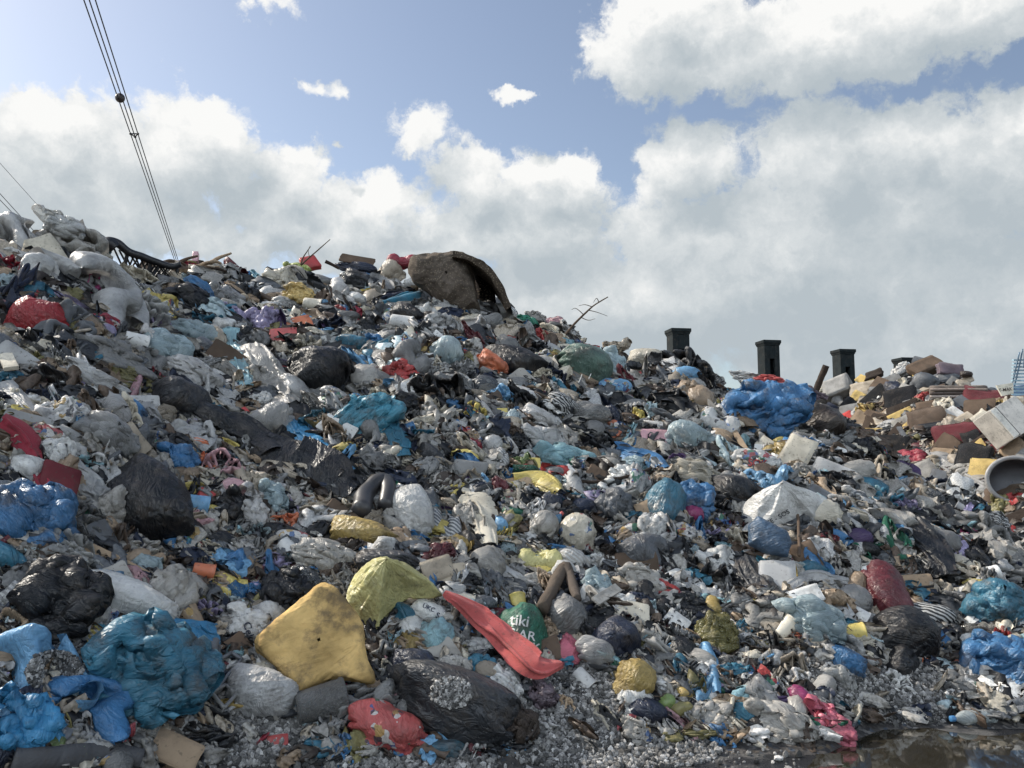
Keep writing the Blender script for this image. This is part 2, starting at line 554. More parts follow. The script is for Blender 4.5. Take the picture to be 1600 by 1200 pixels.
    pr.inputs['Specular IOR Level'].default_value = spec
    if sheen:
        pr.inputs['Sheen Weight'].default_value = sheen
    sh = pr.outputs[0]
    if translucent:
        tr = b('ShaderNodeBsdfTranslucent', None, Color=c, Normal=bp)
        sh = b('ShaderNodeMixShader', None, _0=translucent, _1=sh, _2=tr).outputs[0]
    if clear:
        lw = b('ShaderNodeLayerWeight', None, Blend=0.45, Normal=bp)
        f = b('ShaderNodeMapRange', None, _0=lw.outputs['Facing'], _1=0.0, _2=0.75, _3=clear, _4=0.05).outputs[0]
        tp = b('ShaderNodeBsdfTransparent', None, Color=(.93, .95, .95, 1))
        sh = b('ShaderNodeMixShader', None, _0=f, _1=sh, _2=tp).outputs[0]
    b.l.new(sh, out.inputs[0])
    return m


lump('film', grain=0.05, speck=0.5, rough=0.36, translucent=0.14, wrinkle=11, bump=0.55, dirt=0.55)
lump('sackfilm', lo=0.46, grain=0.05, speck=0.5, rough=0.42, translucent=0.08, wrinkle=9, bump=0.8, dirt=0.7, spec=0.5, var=0.5)
lump('clearfilm', grain=0.05, speck=0.5, rough=0.22, translucent=0.20, clear=0.50, wrinkle=12, bump=0.6, dirt=0.40, spec=0.6)
lump('printfilm', grain=0.05, speck=0.5, rough=0.36, translucent=0.12, wrinkle=11, bump=0.55, dirt=0.5, prints=0.9)
lump('stripefilm', grain=0.05, speck=0.5, rough=0.45, wrinkle=11, bump=0.5, dirt=0.4, stripes=14.0)
lump('fabric', rough=0.9, wrinkle=7, bump=0.5, dirt=0.45, spec=0.15, weave=240.0, sheen=0.15)
lump('card', rough=0.85, wrinkle=5, bump=0.22, dirt=0.5, spec=0.2, fine=120)
lump('hard', rough=0.42, wrinkle=3, bump=0.10, dirt=0.5, fine=80, var=0.2)
lump('foamrubber', speck=0.12, lo=0.43, rough=0.95, wrinkle=5, bump=0.45, dirt=0.75, spec=0.1, fine=60, var=0.45)
lump('carpet', flecks=0.7, rough=0.98, wrinkle=16, bump=0.9, dirt=0.35, spec=0.08, weave=110.0, dist=0.04)
lump('wood', rough=0.85, wrinkle=5, bump=0.4, dirt=0.5, spec=0.2, fine=90)
lump('mud', rough=0.7, wrinkle=14, bump=0.9, dirt=0.5, spec=0.4, fine=70)
lump('castconcrete', rough=0.9, wrinkle=4, bump=0.15, dirt=0.4, spec=0.25, fine=60)
lump('steel', rough=0.45, wrinkle=3, bump=0.1, dirt=0.4, fine=50)
lump('lettering', rough=0.5, wrinkle=3, bump=0.05, dirt=0.3)


def tinted(name, rough, spec=0.3, bump=0.0, scale=80.0):
    """colour from the mesh's own tint attribute (loose bits of every colour)"""
    m, b, out = new_mat(name)
    at = b('ShaderNodeAttribute', {'attribute_name': 'tint'})
    pos = b('ShaderNodeNewGeometry').outputs['Position']
    n = b('ShaderNodeTexNoise', None, Vector=pos, Scale=scale, Detail=3.0)
    c = b.mix(1.0, at.outputs['Color'], b.ramp(n.outputs[0], [(0.3, (.55,) * 3), (0.7, (1.1,) * 3)]), 'MULTIPLY')
    pr = b('ShaderNodeBsdfPrincipled', None, Base_Color=c, Roughness=rough)
    pr.inputs['Specular IOR Level'].default_value = spec
    if bump:
        bp = b('ShaderNodeBump', None, Strength=bump, Distance=0.01, Height=n.outputs[0])
        b.l.new(bp.outputs[0], pr.inputs['Normal'])
    b.l.new(pr.outputs[0], out.inputs[0])
    return m


tinted('scrap', 0.5, 0.4, 0.5, 60)
tinted('stone', 0.75, 0.35, 0.4, 120)


def soil_mats():
    m, b, out = new_mat('hill_soil')
    pos = b('ShaderNodeNewGeometry').outputs['Position']
    v = b('ShaderNodeTexVoronoi', {'feature': 'F1'}, Vector=pos, Scale=38.0, Randomness=1.0)
    n = b('ShaderNodeTexNoise', None, Vector=pos, Scale=8.0, Detail=6.0, Roughness=0.65)
    sp = b('ShaderNodeSeparateColor', None, _0=v.outputs['Color'])
    bit = b.ramp(sp.outputs[0], [(0, (.018, .017, .018)), (.35, (.05, .045, .042)), (.6, (.10, .09, .08)), (.8, (.18, .17, .16)), (.92, (.05, .07, .10)), (.97, (.15, .11, .07))], 'CONSTANT')
    c = b.mix(b('ShaderNodeMapRange', None, _0=n.outputs[0], _1=0.35, _2=0.65).outputs[0], (.030, .027, .026, 1), bit)
    h = b.math('ADD', b.math('MULTIPLY', v.outputs[0], 0.3), n.outputs[0])
    bp = b('ShaderNodeBump', None, Strength=0.6, Distance=0.03, Height=h)
    pr = b('ShaderNodeBsdfPrincipled', None, Base_Color=c, Roughness=0.75, Normal=bp)
    b.l.new(pr.outputs[0], out.inputs[0])
    m, b, out = new_mat('wet_ground')
    pos = b('ShaderNodeNewGeometry').outputs['Position']
    n = b('ShaderNodeTexNoise', None, Vector=pos, Scale=2.2, Detail=7.0, Roughness=0.62)
    f = b('ShaderNodeTexNoise', None, Vector=pos, Scale=70.0, Detail=4.0)
    wet = b('ShaderNodeMapRange', {'interpolation_type': 'SMOOTHSTEP'}, _0=n.outputs[0], _1=0.44, _2=0.56).outputs[0]
    c = b.mix(wet, (.020, .020, .021, 1), b.mix(f.outputs[0], (.035, .034, .034), (.12, .115, .108)))
    r = b('ShaderNodeMapRange', None, _0=wet, _3=0.22, _4=0.85).outputs[0]
    bp = b('ShaderNodeBump', None, Strength=0.6, Distance=0.02, Height=b.math('ADD', f.outputs[0], n.outputs[0]))
    pr = b('ShaderNodeBsdfPrincipled', None, Base_Color=c, Roughness=r, Normal=bp)
    b.l.new(pr.outputs[0], out.inputs[0])
    m, b, out = new_mat('puddle_water')
    pos = b('ShaderNodeNewGeometry').outputs['Position']
    n = b('ShaderNodeTexNoise', None, Vector=pos, Scale=3.0, Detail=3.0)
    f = b('ShaderNodeTexNoise', None, Vector=pos, Scale=9.0, Detail=6.0, Roughness=0.7)
    c = b.mix(f.outputs[0], (.016, .014, .010), (.040, .035, .025))
    bp = b('ShaderNodeBump', None, Strength=0.05, Distance=0.01, Height=n.outputs[0])
    pr = b('ShaderNodeBsdfPrincipled', None, Base_Color=c, Roughness=0.04, Normal=bp)
    pr.inputs['IOR'].default_value = 2.1
    b.l.new(pr.outputs[0], out.inputs[0])


soil_mats()

# ------------------------------------------------------------------ the setting
def polar_sheet(name, H, az0, az1, d0, d1, na, nd, mat):
    az = np.linspace(az0, az1, na)[:, None]
    t = np.linspace(0, 1, nd)[None]
    d = d0(az) * (1 - t) + d1(az) * t
    x, y = np.sin(az) * d, np.cos(az) * d
    z = H(x, y)
    V = np.stack([x, y, z], -1).reshape(-1, 3)
    return to_mesh(name, V, grid_faces(na, nd), True, mat)


bm = bmesh.new()
bmesh.ops.create_grid(bm, x_segments=2, y_segments=2, size=2500)
tag(obj('ground', from_bm('ground', bm, MAT['wet_ground'])), kind='structure')
tag(obj('landfill_hill', polar_sheet('landfill_hill', H_main, rad(-62), rad(58), lambda a: np.interp(a, FOOT[0], FOOT[2]) - 0.1, lambda a: np.interp(a, SKYLINE[0], SKYLINE[2]) + 9, 520, 240, MAT['hill_soil'])), kind='structure')
tag(obj('terrain', polar_sheet('terrain', H_far, FAR_SKY[0][0] + 0.001, rad(55), lambda a: np.interp(a, FAR_FOOT[0], FAR_FOOT[2]) - 0.1, lambda a: np.interp(a, FAR_SKY[0], FAR_SKY[2]) + 10, 200, 140, MAT['hill_soil'])), kind='structure')


def ground_pt(px, py, z=0.0):
    d = pix_dir(px, py)
    return d * ((z - EYE) / d[..., 2:3]) + np.array([0, 0, EYE])


def puddle(outline, name):
    P = ground_pt(*np.array(outline, float).T)
    P = smooth_line(np.concatenate([P, P[:1]]), 150)[:-1]
    c = P.mean(0)
    ang = np.arange(len(P))
    r = 1 + 0.10 * pn(np.stack([P[:, 0] * 3, P[:, 1] * 3, ang * 0], 1)) + 0.06 * pn(P * 11)
    Q = c + (P - c) * r[:, None]
    V = np.concatenate([Q, c[None]])
    V[:, 2] = 0.004
    k = np.arange(len(P))
    F = np.stack([k, (k + 1) % len(P), np.full(len(P), len(P))], 1)
    return tag(obj(name, to_mesh(name, V, F, False, MAT['puddle_water'])), kind='structure')


puddle([(1262, 1195), (1300, 1160), (1345, 1143), (1430, 1137), (1490, 1146), (1560, 1150), (1640, 1142), (1760, 1150), (1800, 1200), (1740, 1290), (1500, 1330), (1300, 1290), (1240, 1230)], 'water')

# ------------------------------------------------------------------ shapes, all in a unit box; x = width, y = up the slope, z = towards the viewer


def flat_bottom(p, z0=-0.25, k=0.3):
    p[:, 2] = np.where(p[:, 2] < z0, z0 + k * (p[:, 2] - z0), p[:, 2])
    return p


def gen_bag(seed, lev=5):
    """carrier bag, crumpled into a lump, with pulled-out corners"""
    rs = np.random.RandomState(seed)
    n, F = ico(lev)
    off = rs.uniform(0, 90, 3)
    S = rand_rot(rs) @ np.diag([1.5, 0.55, 1.0])
    q = n + off
    q2 = n @ S + off + 0.35 * vn(n * 1.7 + off)
    r = 0.78 + 0.42 * pn(q * 1.15)
    p = n * r[:, None] + 0.26 * vn(n * 1.9 + off)
    d = 0.17 * rid(q2 * 1.5) + 0.095 * rid(q2 * 3.3) + 0.05 * rid(q2 * 7.1)
    if lev >= 6:
        d += 0.022 * rid(q * 15)
    p += n * d[:, None]
    for _ in range(rs.randint(1, 4)):
        c = rs.normal(size=3)
        c[2] = abs(c[2]) * 0.5
        c /= np.linalg.norm(c)
        w = np.exp(-(1 - n @ c) / rs.uniform(0.02, 0.06))
        p += c * (w * rs.uniform(0.25, 0.6))[:, None]
    return unit(flat_bottom(p)), F


def gen_sack(seed, nr=64, ns=88, stretch=1.0):
    """full sack with a gathered, tied neck at +x"""
    rs = np.random.RandomState(seed)
    off = rs.uniform(0, 90, 3)
    s = np.linspace(0, 1, nr)
    phi = np.pi * 0.90 * np.minimum(s / 0.78, 1)
    ax = -np.cos(phi) * 1.0
    r = np.sin(phi)
    k1 = np.clip((s - 0.78) / 0.10, 0, 1)
    k2 = np.clip((s - 0.88) / 0.12, 0, 1)
    r = np.where(s > 0.78, 0.309 * (1 - k1) + 0.09 * k1, r)
    r = np.where(s > 0.88, 0.09 + 0.26 * k2 ** 1.3, r)
    ax = np.where(s > 0.78, 0.951 + 0.14 * k1 + 0.24 * k2, ax)
    th = np.linspace(0, 2 * np.pi, ns, endpoint=False)
    SS, TH = np.meshgrid(s, th, indexing='ij')
    R, A = np.meshgrid(r, th, indexing='ij')[0], np.meshgrid(ax, th, indexing='ij')[0]
    c = np.stack([np.cos(TH), np.sin(TH), SS * 0], -1).reshape(-1, 3)
    amp = (0.035 + 0.17 * np.exp(-((SS - 0.80) / 0.22) ** 2) + 0.10 * (SS > 0.9)).ravel()
    fold = 0.65 * rid(c * 2.6 + np.stack([0 * SS, 0 * SS, SS * 1.6], -1).reshape(-1, 3) + off) + 0.45 * rid(c * 6 + off + np.stack([0 * SS, 0 * SS, SS * 2.2], -1).reshape(-1, 3))
    RR = R.ravel() * (1 + amp * fold)
    p = np.stack([A.ravel(), RR * np.cos(TH).ravel(), RR * np.sin(TH).ravel()], 1)
    body = np.exp(-(np.maximum(SS.ravel() - 0.66, 0) / 0.1) ** 2)
    nrm = p / (np.linalg.norm(p, axis=1, keepdims=True) + 1e-6)
    d = 0.22 * pn(nrm * 1.25 + off) + 0.075 * rid(nrm * 2.3 + off + 0.4 * vn(nrm * 2 + off)) + 0.045 * rid(nrm * np.array([2.6, 6, 6]) + off) + 0.02 * rid(nrm * 11 + off)
    p += nrm * (d * body)[:, None]
    bend = np.maximum(p[:, 0] - 0.7, 0)
    p[:, 1] += rs.uniform(-0.5, 0.5) * bend
    p[:, 2] += rs.uniform(0.0, 0.5) * bend
    p[:, 0] *= stretch
    return unit(flat_bottom(p, -0.45, 0.35)), grid_faces(nr, ns, True)[:, ::-1]


def gen_sheet(seed, n=56, soft=0.0, long=1.0):
    """crumpled sheet (film, or cloth with SOFT) heaped into a low ragged dome"""
    rs = np.random.RandomState(seed)
    off = rs.uniform(0, 90, 3)
    u = np.linspace(-1, 1, n)
    X, Y = np.meshgrid(u, u, indexing='ij')
    x = (X * np.sqrt(1 - 0.42 * Y ** 2)).ravel()
    y = (Y * np.sqrt(1 - 0.42 * X ** 2)).ravel()
    th = np.arctan2(y, x)
    rr = np.hypot(x, y)
    e = 1 + 0.40 * pn(np.stack([np.cos(th) * 1.3, np.sin(th) * 1.3, th * 0], 1) + off) * rr + 0.16 * pn(np.stack([np.cos(th) * 5, np.sin(th) * 5, th * 0], 1) + off) * rr ** 3
    x, y = x * e, y * e
    a = rs.uniform(0, math.pi)
    xr, yr = x * math.cos(a) + y * math.sin(a), -x * math.sin(a) + y * math.cos(a)
    k = 3.2 if soft else 2.2
    q = np.stack([xr * k / 2.0 * 1.5, yr * 0.45 * long, rr * 0], 1) + off
    q = q + 0.5 * vn(np.stack([x, y, x * 0], 1) * 1.1 + off)
    if soft:
        z = 0.50 * pn(q * 1.1) + 0.34 * (1 - 2.2 * np.abs(pn(q * 1.9))) + 0.13 * pn(q * 4.5) + 0.05 * pn(q * 10)
    else:
        z = 0.36 * rid(q * 1.0) + 0.24 * rid(q * 2.1) + 0.13 * rid(q * 4.6) + 0.06 * rid(q * 10) + 0.03 * rid(q * 21)
    dome = np.sqrt(np.maximum(1 - 0.8 * np.minimum(rr, 1.1) ** 2, 0.02))
    z = z * (0.45 + 0.55 * dome) + 0.9 * dome
    p = np.stack([x, y, z], 1)
    p += np.array([0.24, 0.24, 0.10]) * vn(p * 1.6 + off) + np.array([0.10, 0.10, 0.0]) * vn(p * 4.1 + off)
    return unit(p), grid_faces(n, n)


def gen_round(seed, lev=5):
    """smooth, tightly filled bag"""
    rs = np.random.RandomState(seed)
    n, F = ico(lev)
    off = rs.uniform(0, 90, 3)
    S = rand_rot(rs) @ np.diag([1.4, 0.6, 1.0])
    q = n @ S + off
    d = 0.22 * pn(n * 1.2 + off) + 0.05 * rid(q * 2.0 + 0.4 * vn(n * 2 + off)) + 0.028 * rid(q * 4.8) + 0.012 * rid(q * 10)
    p = n * (1 + d)[:, None]
    return unit(flat_bottom(p, -0.5, 0.4)), F


def gen_box(seed, dent=0.05):
    rs = np.random.RandomState(seed)
    bm = bmesh.new()
    bmesh.ops.create_cube(bm, size=1)
    bmesh.ops.bevel(bm, geom=bm.edges[:], offset=0.03, segments=2, affect='EDGES')
    bmesh.ops.subdivide_edges(bm, edges=bm.edges[:], cuts=5, use_grid_fill=True)
    bmesh.ops.triangulate(bm, faces=bm.faces[:])
    V = np.array([v.co[:] for v in bm.verts])
    F = np.array([[v.index for v in f.verts] for f in bm.faces])
    bm.free()
    off = rs.uniform(0, 90, 3)
    V = V + dent * vn(V * 1.6 + off) * 1.6 + dent * 0.5 * vn(V * 4 + off)
    V[:, 0] += V[:, 1] * rs.uniform(-0.15, 0.15)
    return V, F


def lathe_x(prof, seg=28):
    prof = np.array(prof, float)
    th = np.linspace(0, 2 * np.pi, seg, endpoint=False)
    V = np.stack([np.repeat(prof[:, 0], seg), (prof[:, 1:2] * np.cos(th)).ravel(), (prof[:, 1:2] * np.sin(th)).ravel()], 1)
    return V, grid_faces(len(prof), seg, True)[:, ::-1]


def gen_bottle(seed, dent=0.06):
    rs = np.random.RandomState(seed)
    x = np.linspace(0, 1, 60)
    r = np.where(x < 0.03, 0.36 + x * 4, 0.48)
    r = np.where((x > 0.12) & (x < 0.62), 0.465 + 0.016 * np.sin(x * 110), r)
    s = np.clip((x - 0.66) / 0.24, 0, 1)
    r = np.where(x > 0.66, 0.48 - 0.33 * s ** 1.6, r)
    r = np.where(x > 0.90, 0.15, r)
    r[0] = 0.001
    r[-1] = 0.13
    V, F = lathe_x(np.stack([x - 0.5, r], 1), 32)
    off = rs.uniform(0, 90, 3)
    V[:, 1:] += dent * vn(V * np.array([4, 1.5, 1.5]) + off)[:, 1:] * np.clip((0.42 - V[:, :1]) * 6, 0, 1)
    return V, F


def gen_cap():
    return lathe_x([(0.43, 0.001), (0.43, 0.19), (0.435, 0.20), (0.52, 0.20), (0.525, 0.18), (0.526, 0.001)], 20)


def gen_tub(seed):
    """round tub or cup lying open, axis x"""
    return lathe_x([(-0.5, 0.001), (-0.5, 0.36), (-0.47, 0.40), (-0.2, 0.42), (0.2, 0.455), (0.42, 0.47), (0.43, 0.5), (0.49, 0.5), (0.5, 0.47), (0.46, 0.44), (0.1, 0.42), (-0.42, 0.37), (-0.44, 0.001)], 32)


def gen_knot(seed):
    n, F = ico(3)
    rs = np.random.RandomState(seed)
    p = n * (1 + 0.35 * rid(n * 2.2 + rs.uniform(0, 50)))[:, None]
    p = unit(p) * np.array([0.07, 0.15, 0.15])
    p[:, 0] += 0.335
    return p, F


def gen_plate(seed):
    return [None]


SHAPES = {'sack': lambda s, hi: gen_sack(s, 80 if hi else 40, 112 if hi else 52), 'bag': lambda s, hi: gen_bag(s, 6 if hi else 5), 'film': lambda s, hi: gen_sheet(s, 76 if hi else 40),
          'cloth': lambda s, hi: gen_sheet(s, 64 if hi else 34, soft=1.0), 'round': lambda s, hi: gen_round(s, 6 if hi else 5), 'box': lambda s, hi: gen_box(s), 'soft': lambda s, hi: gen_box(s, 0.13),
          'bottle': lambda s, hi: gen_bottle(s), 'tub': lambda s, hi: gen_tub(s)}

# ------------------------------------------------------------------ crumpled films and bags: sheets that keep their length, settled step by step, many at once


def _pull(A, B, L, k):
    d = B - A
    l = np.sqrt((d * d).sum(-1, keepdims=True)) + 1e-9
    d *= (l - L) / l * (0.5 * k)
    A += d
    B -= d


def settle(X, ru, rv, wrap, steps, force, collide, bend=0.06, shear=0.5, inner=3, damp=0.86):
    """X (batch, M, V, 3): rows along u, columns along v (closed when WRAP); rest lengths ru, rv"""
    X = X.astype(np.float32)
    old = X.copy()
    V = X.shape[2]
    dg = math.hypot(float(np.mean(ru)), float(np.mean(rv)))
    for s in range(steps):
        vel = (X - old) * damp
        old = X.copy()
        X = X + vel + force(X, s / steps)
        for it in range(inner):
            for o in (0, 1):
                n = (X.shape[1] - o) // 2
                _pull(X[:, o:o + 2 * n:2], X[:, o + 1:o + 2 * n:2], ru, 1.0)
            n = V // 2
            _pull(X[:, :, 0:2 * n:2], X[:, :, 1:2 * n:2], rv, 1.0)
            n = (V - 1) // 2
            _pull(X[:, :, 1:1 + 2 * n:2], X[:, :, 2:2 + 2 * n:2], rv, 1.0)
            if wrap:
                _pull(X[:, :, V - 1], X[:, :, 0], rv, 1.0)
            for o in (0, 1):
                n = (X.shape[1] - o) // 2
                A, B = X[:, o:o + 2 * n:2], X[:, o + 1:o + 2 * n:2]
                _pull(A[:, :, :-1], B[:, :, 1:], dg, shear)
                _pull(A[:, :, 1:], B[:, :, :-1], dg, shear)
            if bend:
                for o in range(4):
                    m = (X.shape[1] - o - 3) // 4 + 1
                    if m > 0:
                        _pull(X[:, o:o + 4 * m - 3:4], X[:, o + 2:o + 4 * m - 1:4], 2 * ru, bend)
                    m = (V - o - 3) // 4 + 1
                    if m > 0:
                        _pull(X[:, :, o:o + 4 * m - 3:4], X[:, :, o + 2:o + 4 * m - 1:4], 2 * rv, bend)
            collide(X)
    return X


def grid_normals(X, wrap):
    du = np.gradient(X, axis=1)
    dv = np.roll(X, -1, 2) - np.roll(X, 1, 2) if wrap else np.gradient(X, axis=2)
    n = np.cross(du, dv)
    return n / (np.linalg.norm(n, axis=-1, keepdims=True) + 1e-9)


def field(shape, scale, seed, wrap=False, along=1.0):
    """smooth noise over the (u, v) grid of every sheet of a batch"""
    B, M, V = shape
    out = []
    for b in range(B):
        u, v = np.meshgrid(np.linspace(0, 1, M), np.linspace(0, 1, V, endpoint=not wrap), indexing='ij')
        if wrap:
            p = np.stack([u * scale, np.cos(v * 2 * math.pi) * scale / 4, np.sin(v * 2 * math.pi) * scale / 4], -1)
        else:
            p = np.stack([u * scale + 0.6 * v, v * scale * along, u * 0 + 0.5], -1)
        out.append(pn(p.reshape(-1, 3) + seed * 7.3 + b * 19.1).reshape(M, V))
    return np.stack(out).astype(np.float32)


def sim_sacks(B, seed, M=44, V=72, full=1.0, limp=False):
    """tubes of film, sewn at one end, gathered and tied near the other (or left slack when LIMP)"""
    rs = np.random.RandomState(seed)
    L = rs.uniform(1.25, 1.7)
    ru, rv = L / (M - 1), 2.0 / V
    s = np.linspace(0, 1, M)[None, :, None]
    th = (np.arange(V) / V * 2 * math.pi)[None, None, :]
    r = 0.30 * np.sin(np.clip(s, 0.04, 0.96) * math.pi) ** 0.5
    X = np.stack(np.broadcast_arrays((s - 0.5) * L * 0.75, r * np.cos(th), r * np.sin(th) * (0.8 if limp else 1.0)), -1) * np.ones((B, 1, 1, 1))
    for j, a in enumerate((0.10, 0.13, 0.13)):
        X[..., j] += a * (2.2 if limp else 1.3) * field((B, M, V), 3.0, seed + j, True) + 0.5 * a * field((B, M, V), 8.0, seed + 5 + j, True)
    lump = 0.6 + 0.9 * field((B, M, V), 4.0, seed + 9, True)
    kn = np.array([int(M * rs.uniform(0.72, 0.82)) for _ in range(B)])
    tied = rs.uniform(size=B) < (0.45 if limp else 2)
    perm = (-np.arange(V)) % V
    rows = np.arange(M)[None, :, None, None]
    below = (rows < kn[:, None, None, None]).astype(np.float32)
    balls = [[(rs.uniform(-0.32, 0.25), rs.uniform(-0.16, 0.16), rs.uniform(-0.15, 0.1), rs.uniform(0.07, 0.17)) for _ in range(rs.choice([0, 0, 0, 1, 2, 3]))] for _ in range(B)]
    hull = rs.uniform([0.34, 0.20, 0.13], [0.50, 0.29, 0.20], (B, 3)).astype(np.float32)
    hullf = 1 + 0.5 * field((B, M, V), 3.0, seed + 21, True)
    planes = []
    for b in range(B):
        pl = [(np.array([0, 0, 1.0]), -0.26)]
        for _ in range(rs.randint(2, 5)):
            n = rs.normal(size=3)
            n[2] *= 0.6
            n /= np.linalg.norm(n)
            pl.append((n, -rs.uniform(0.30, 0.46)))
        planes.append(pl)
    press = np.float32(0.0004 if limp else 0.0026 * full)
    tight = rs.uniform(-0.0015, 0.0005, (B, 1, 1, 1))

    def force(X, t):
        n = grid_normals(X, True)
        f = n * (press * lump[..., None] * below) * (1 if not limp else 0.7)
        f[..., 2] -= 0.0012
        if limp:
            c = X.mean((1, 2), keepdims=True)
            f -= 0.004 * (X - c) * (1 - t)
        return f.astype(np.float32)

    def collide(X):
        X[:, 0] = 0.5 * (X[:, 0] + X[:, 0, perm])
        for b in range(B):
            if tied[b]:
                k = kn[b]
                ring = X[b, k:k + 2]
                c = ring.mean((0, 1))
                d = ring - c
                d[..., 0] *= 0.3
                l = np.linalg.norm(d, axis=-1, keepdims=True)
                X[b, k:k + 2] = c + d * np.minimum(1, 0.055 / (l + 1e-6))
            if limp:
                q = X[b] / hull[b]
                l = np.sqrt((q * q).sum(-1, keepdims=True)) / hullf[b][..., None]
                X[b] *= np.where(l > 1, 1 + 0.5 * (1 / np.maximum(l, 1e-3) - 1), 1)
                for bx, by, bz, br in balls[b]:
                    d = X[b] - np.array([bx, by, bz], np.float32)
                    l = np.linalg.norm(d, axis=-1, keepdims=True)
                    np.copyto(X[b], np.array([bx, by, bz], np.float32) + d / (l + 1e-6) * br, where=l < br)
            for n, dd in planes[b]:
                h = X[b] @ n.astype(np.float32) - dd
                X[b] -= np.minimum(h, 0)[..., None] * n.astype(np.float32)
    # outward direction of the grid normal must point away from the axis
    n = grid_normals(X, True)
    if ((X - X.mean((1, 2), keepdims=True)) * n)[..., 1:].sum() < 0:
        X = X[:, :, ::-1].copy()
        perm = (V - 1 - perm[::-1]) if False else (-np.arange(V) - 2) % V
    return settle(X, ru, rv, True, 62 if not limp else 56, force, collide, bend=0.06 if not limp else 0.07)


def sim_sheets(B, seed, M=52, V=52, squeeze=0.62, bend=0.04, steps=52, amp=0.16, aspect=None, bumps=6, top=0.5, sq2=None, folds=6.0, wide=1.0):
    """open sheets pushed together over hidden lumps until they buckle"""
    rs = np.random.RandomState(seed)
    asp = rs.uniform(0.55, 1.0, B) if aspect is None else np.full(B, aspect)
    ru = 2.0 / (M - 1)
    rv = 2.0 * wide / (V - 1)
    u, v = np.meshgrid(np.linspace(-1, 1, M), np.linspace(-1, 1, V), indexing='ij')
    X = np.stack([u, v, u * 0], -1)[None] * np.ones((B, 1, 1, 1))
    sq = np.stack([rs.uniform(squeeze * 0.8, min(1, squeeze * 1.35), B), rs.uniform(squeeze * 0.8, min(1, squeeze * 1.35), B)], 1)
    if sq2:
        sq[:, 1] = rs.uniform(*sq2, B)
    for b in range(B):
        X[b, ..., 0] *= sq[b, 0]
        X[b, ..., 1] *= sq[b, 1]
    X[..., 2] += amp * (field((B, M, V), folds, seed, along=0.2) * 1.5 + field((B, M, V), folds * 2.3, seed + 3, along=0.25) * 0.45 + field((B, M, V), 3.0, seed + 6) * 0.8) + 0.1
    for j in (0, 1):
        X[..., j] += 0.35 * amp * field((B, M, V), 3.0, seed + 8 + j)
    lumps = [[(rs.uniform(-.45, .45), rs.uniform(-.45, .45), rs.uniform(-.12, .08), rs.uniform(.08, .26)) for _ in range(bumps)] for _ in range(B)]
    lim = sq * rs.uniform(0.85, 1.0, (B, 1))
    pull = rs.uniform(0.0, 0.006, (B, 1, 1, 1))

    def force(X, t):
        f = np.zeros_like(X)
        f[..., 2] -= 0.0012
        c = X.mean((1, 2), keepdims=True)
        f -= (pull * (X - c)) * np.array([1, 1, 0.0]) * (1 - t)
        return f.astype(np.float32)

    def collide(X):
        for b in range(B):
            for bx, by, bz, br in lumps[b]:
                c = np.array([bx, by, bz], np.float32)
                d = X[b] - c
                l = np.linalg.norm(d, axis=-1, keepdims=True)
                np.copyto(X[b], c + d / (l + 1e-6) * br, where=l < br)
            q = X[b, ..., :2] / lim[b].astype(np.float32)
            l = (np.abs(q) ** 3).sum(-1, keepdims=True) ** (1 / 3)
            X[b, ..., :2] *= np.where(l > 1, 1 + 0.6 * (1 / np.maximum(l, 1e-3) - 1), 1)
        np.maximum(X[..., 2], -0.02, out=X[..., 2])
        np.minimum(X[..., 2], top, out=X[..., 2])
    return settle(X, ru, rv, False, steps, force, collide, bend=bend)


def upsample(X, wrap):
    """twice as fine, cubic, rows then columns"""
    def mid(P, wrap):
        if wrap:
            a, b, c, d = np.roll(P, 1, 0), P, np.roll(P, -1, 0), np.roll(P, -2, 0)
        else:
            Q = np.concatenate([2 * P[:1] - P[1:2], P, 2 * P[-1:] - P[-2:-1]])
            a, b, c, d = Q[:-3], Q[1:-2], Q[2:-1], Q[3:]
        return (9 * (b + c) - a - d) / 16
    m = mid(X, False)
    Y = np.empty((X.shape[0] + len(m),) + X.shape[1:], X.dtype)
    Y[0::2], Y[1::2] = X, m
    Z = Y.swapaxes(0, 1)
    m = mid(Z, wrap)
    W = np.empty((Z.shape[0] + len(m),) + Z.shape[1:], X.dtype)
    W[0::2], W[1::2] = Z, m
    return W.swapaxes(0, 1)


import time as _t
_t0 = _t.time()
SIM = {'sack': (np.concatenate([sim_sacks(7, 300), sim_sacks(7, 330, full=1.3)]), True),
       'bag': (np.concatenate([sim_sacks(12, 400, limp=True), sim_sacks(12, 440, limp=True)]), True),
       'round': (sim_sacks(8, 500, full=2.0), True),
       'film': (np.concatenate([sim_sheets(12, 600, bend=0.10, amp=0.26, bumps=0, squeeze=0.72, sq2=(0.92, 1.0)), sim_sheets(8, 640, bend=0.10, squeeze=0.86, amp=0.28, bumps=0, sq2=(0.8, 0.95), folds=4.0),
                                sim_sheets(8, 660, bend=0.08, amp=0.24, bumps=0, squeeze=0.66, sq2=(0.85, 1.0), folds=8.0)]), False),
       'cloth': (np.concatenate([sim_sheets(9, 700, bend=0.3, amp=0.36, bumps=0, squeeze=0.74, sq2=(0.9, 1.0), folds=3.5), sim_sheets(9, 740, squeeze=0.72, bend=0.25, amp=0.32, bumps=0, sq2=(0.75, 0.9), folds=5.0)]), False)}
SIM['drape'] = (np.concatenate([sim_sheets(10, 960, squeeze=0.86, sq2=(0.84, 0.95), bend=0.32, amp=0.34, bumps=0, folds=2.2, top=.55), sim_sheets(6, 980, squeeze=0.8, sq2=(0.9, 1.0), bend=0.28, amp=0.30, bumps=0, folds=3.0, top=.5)]), False)
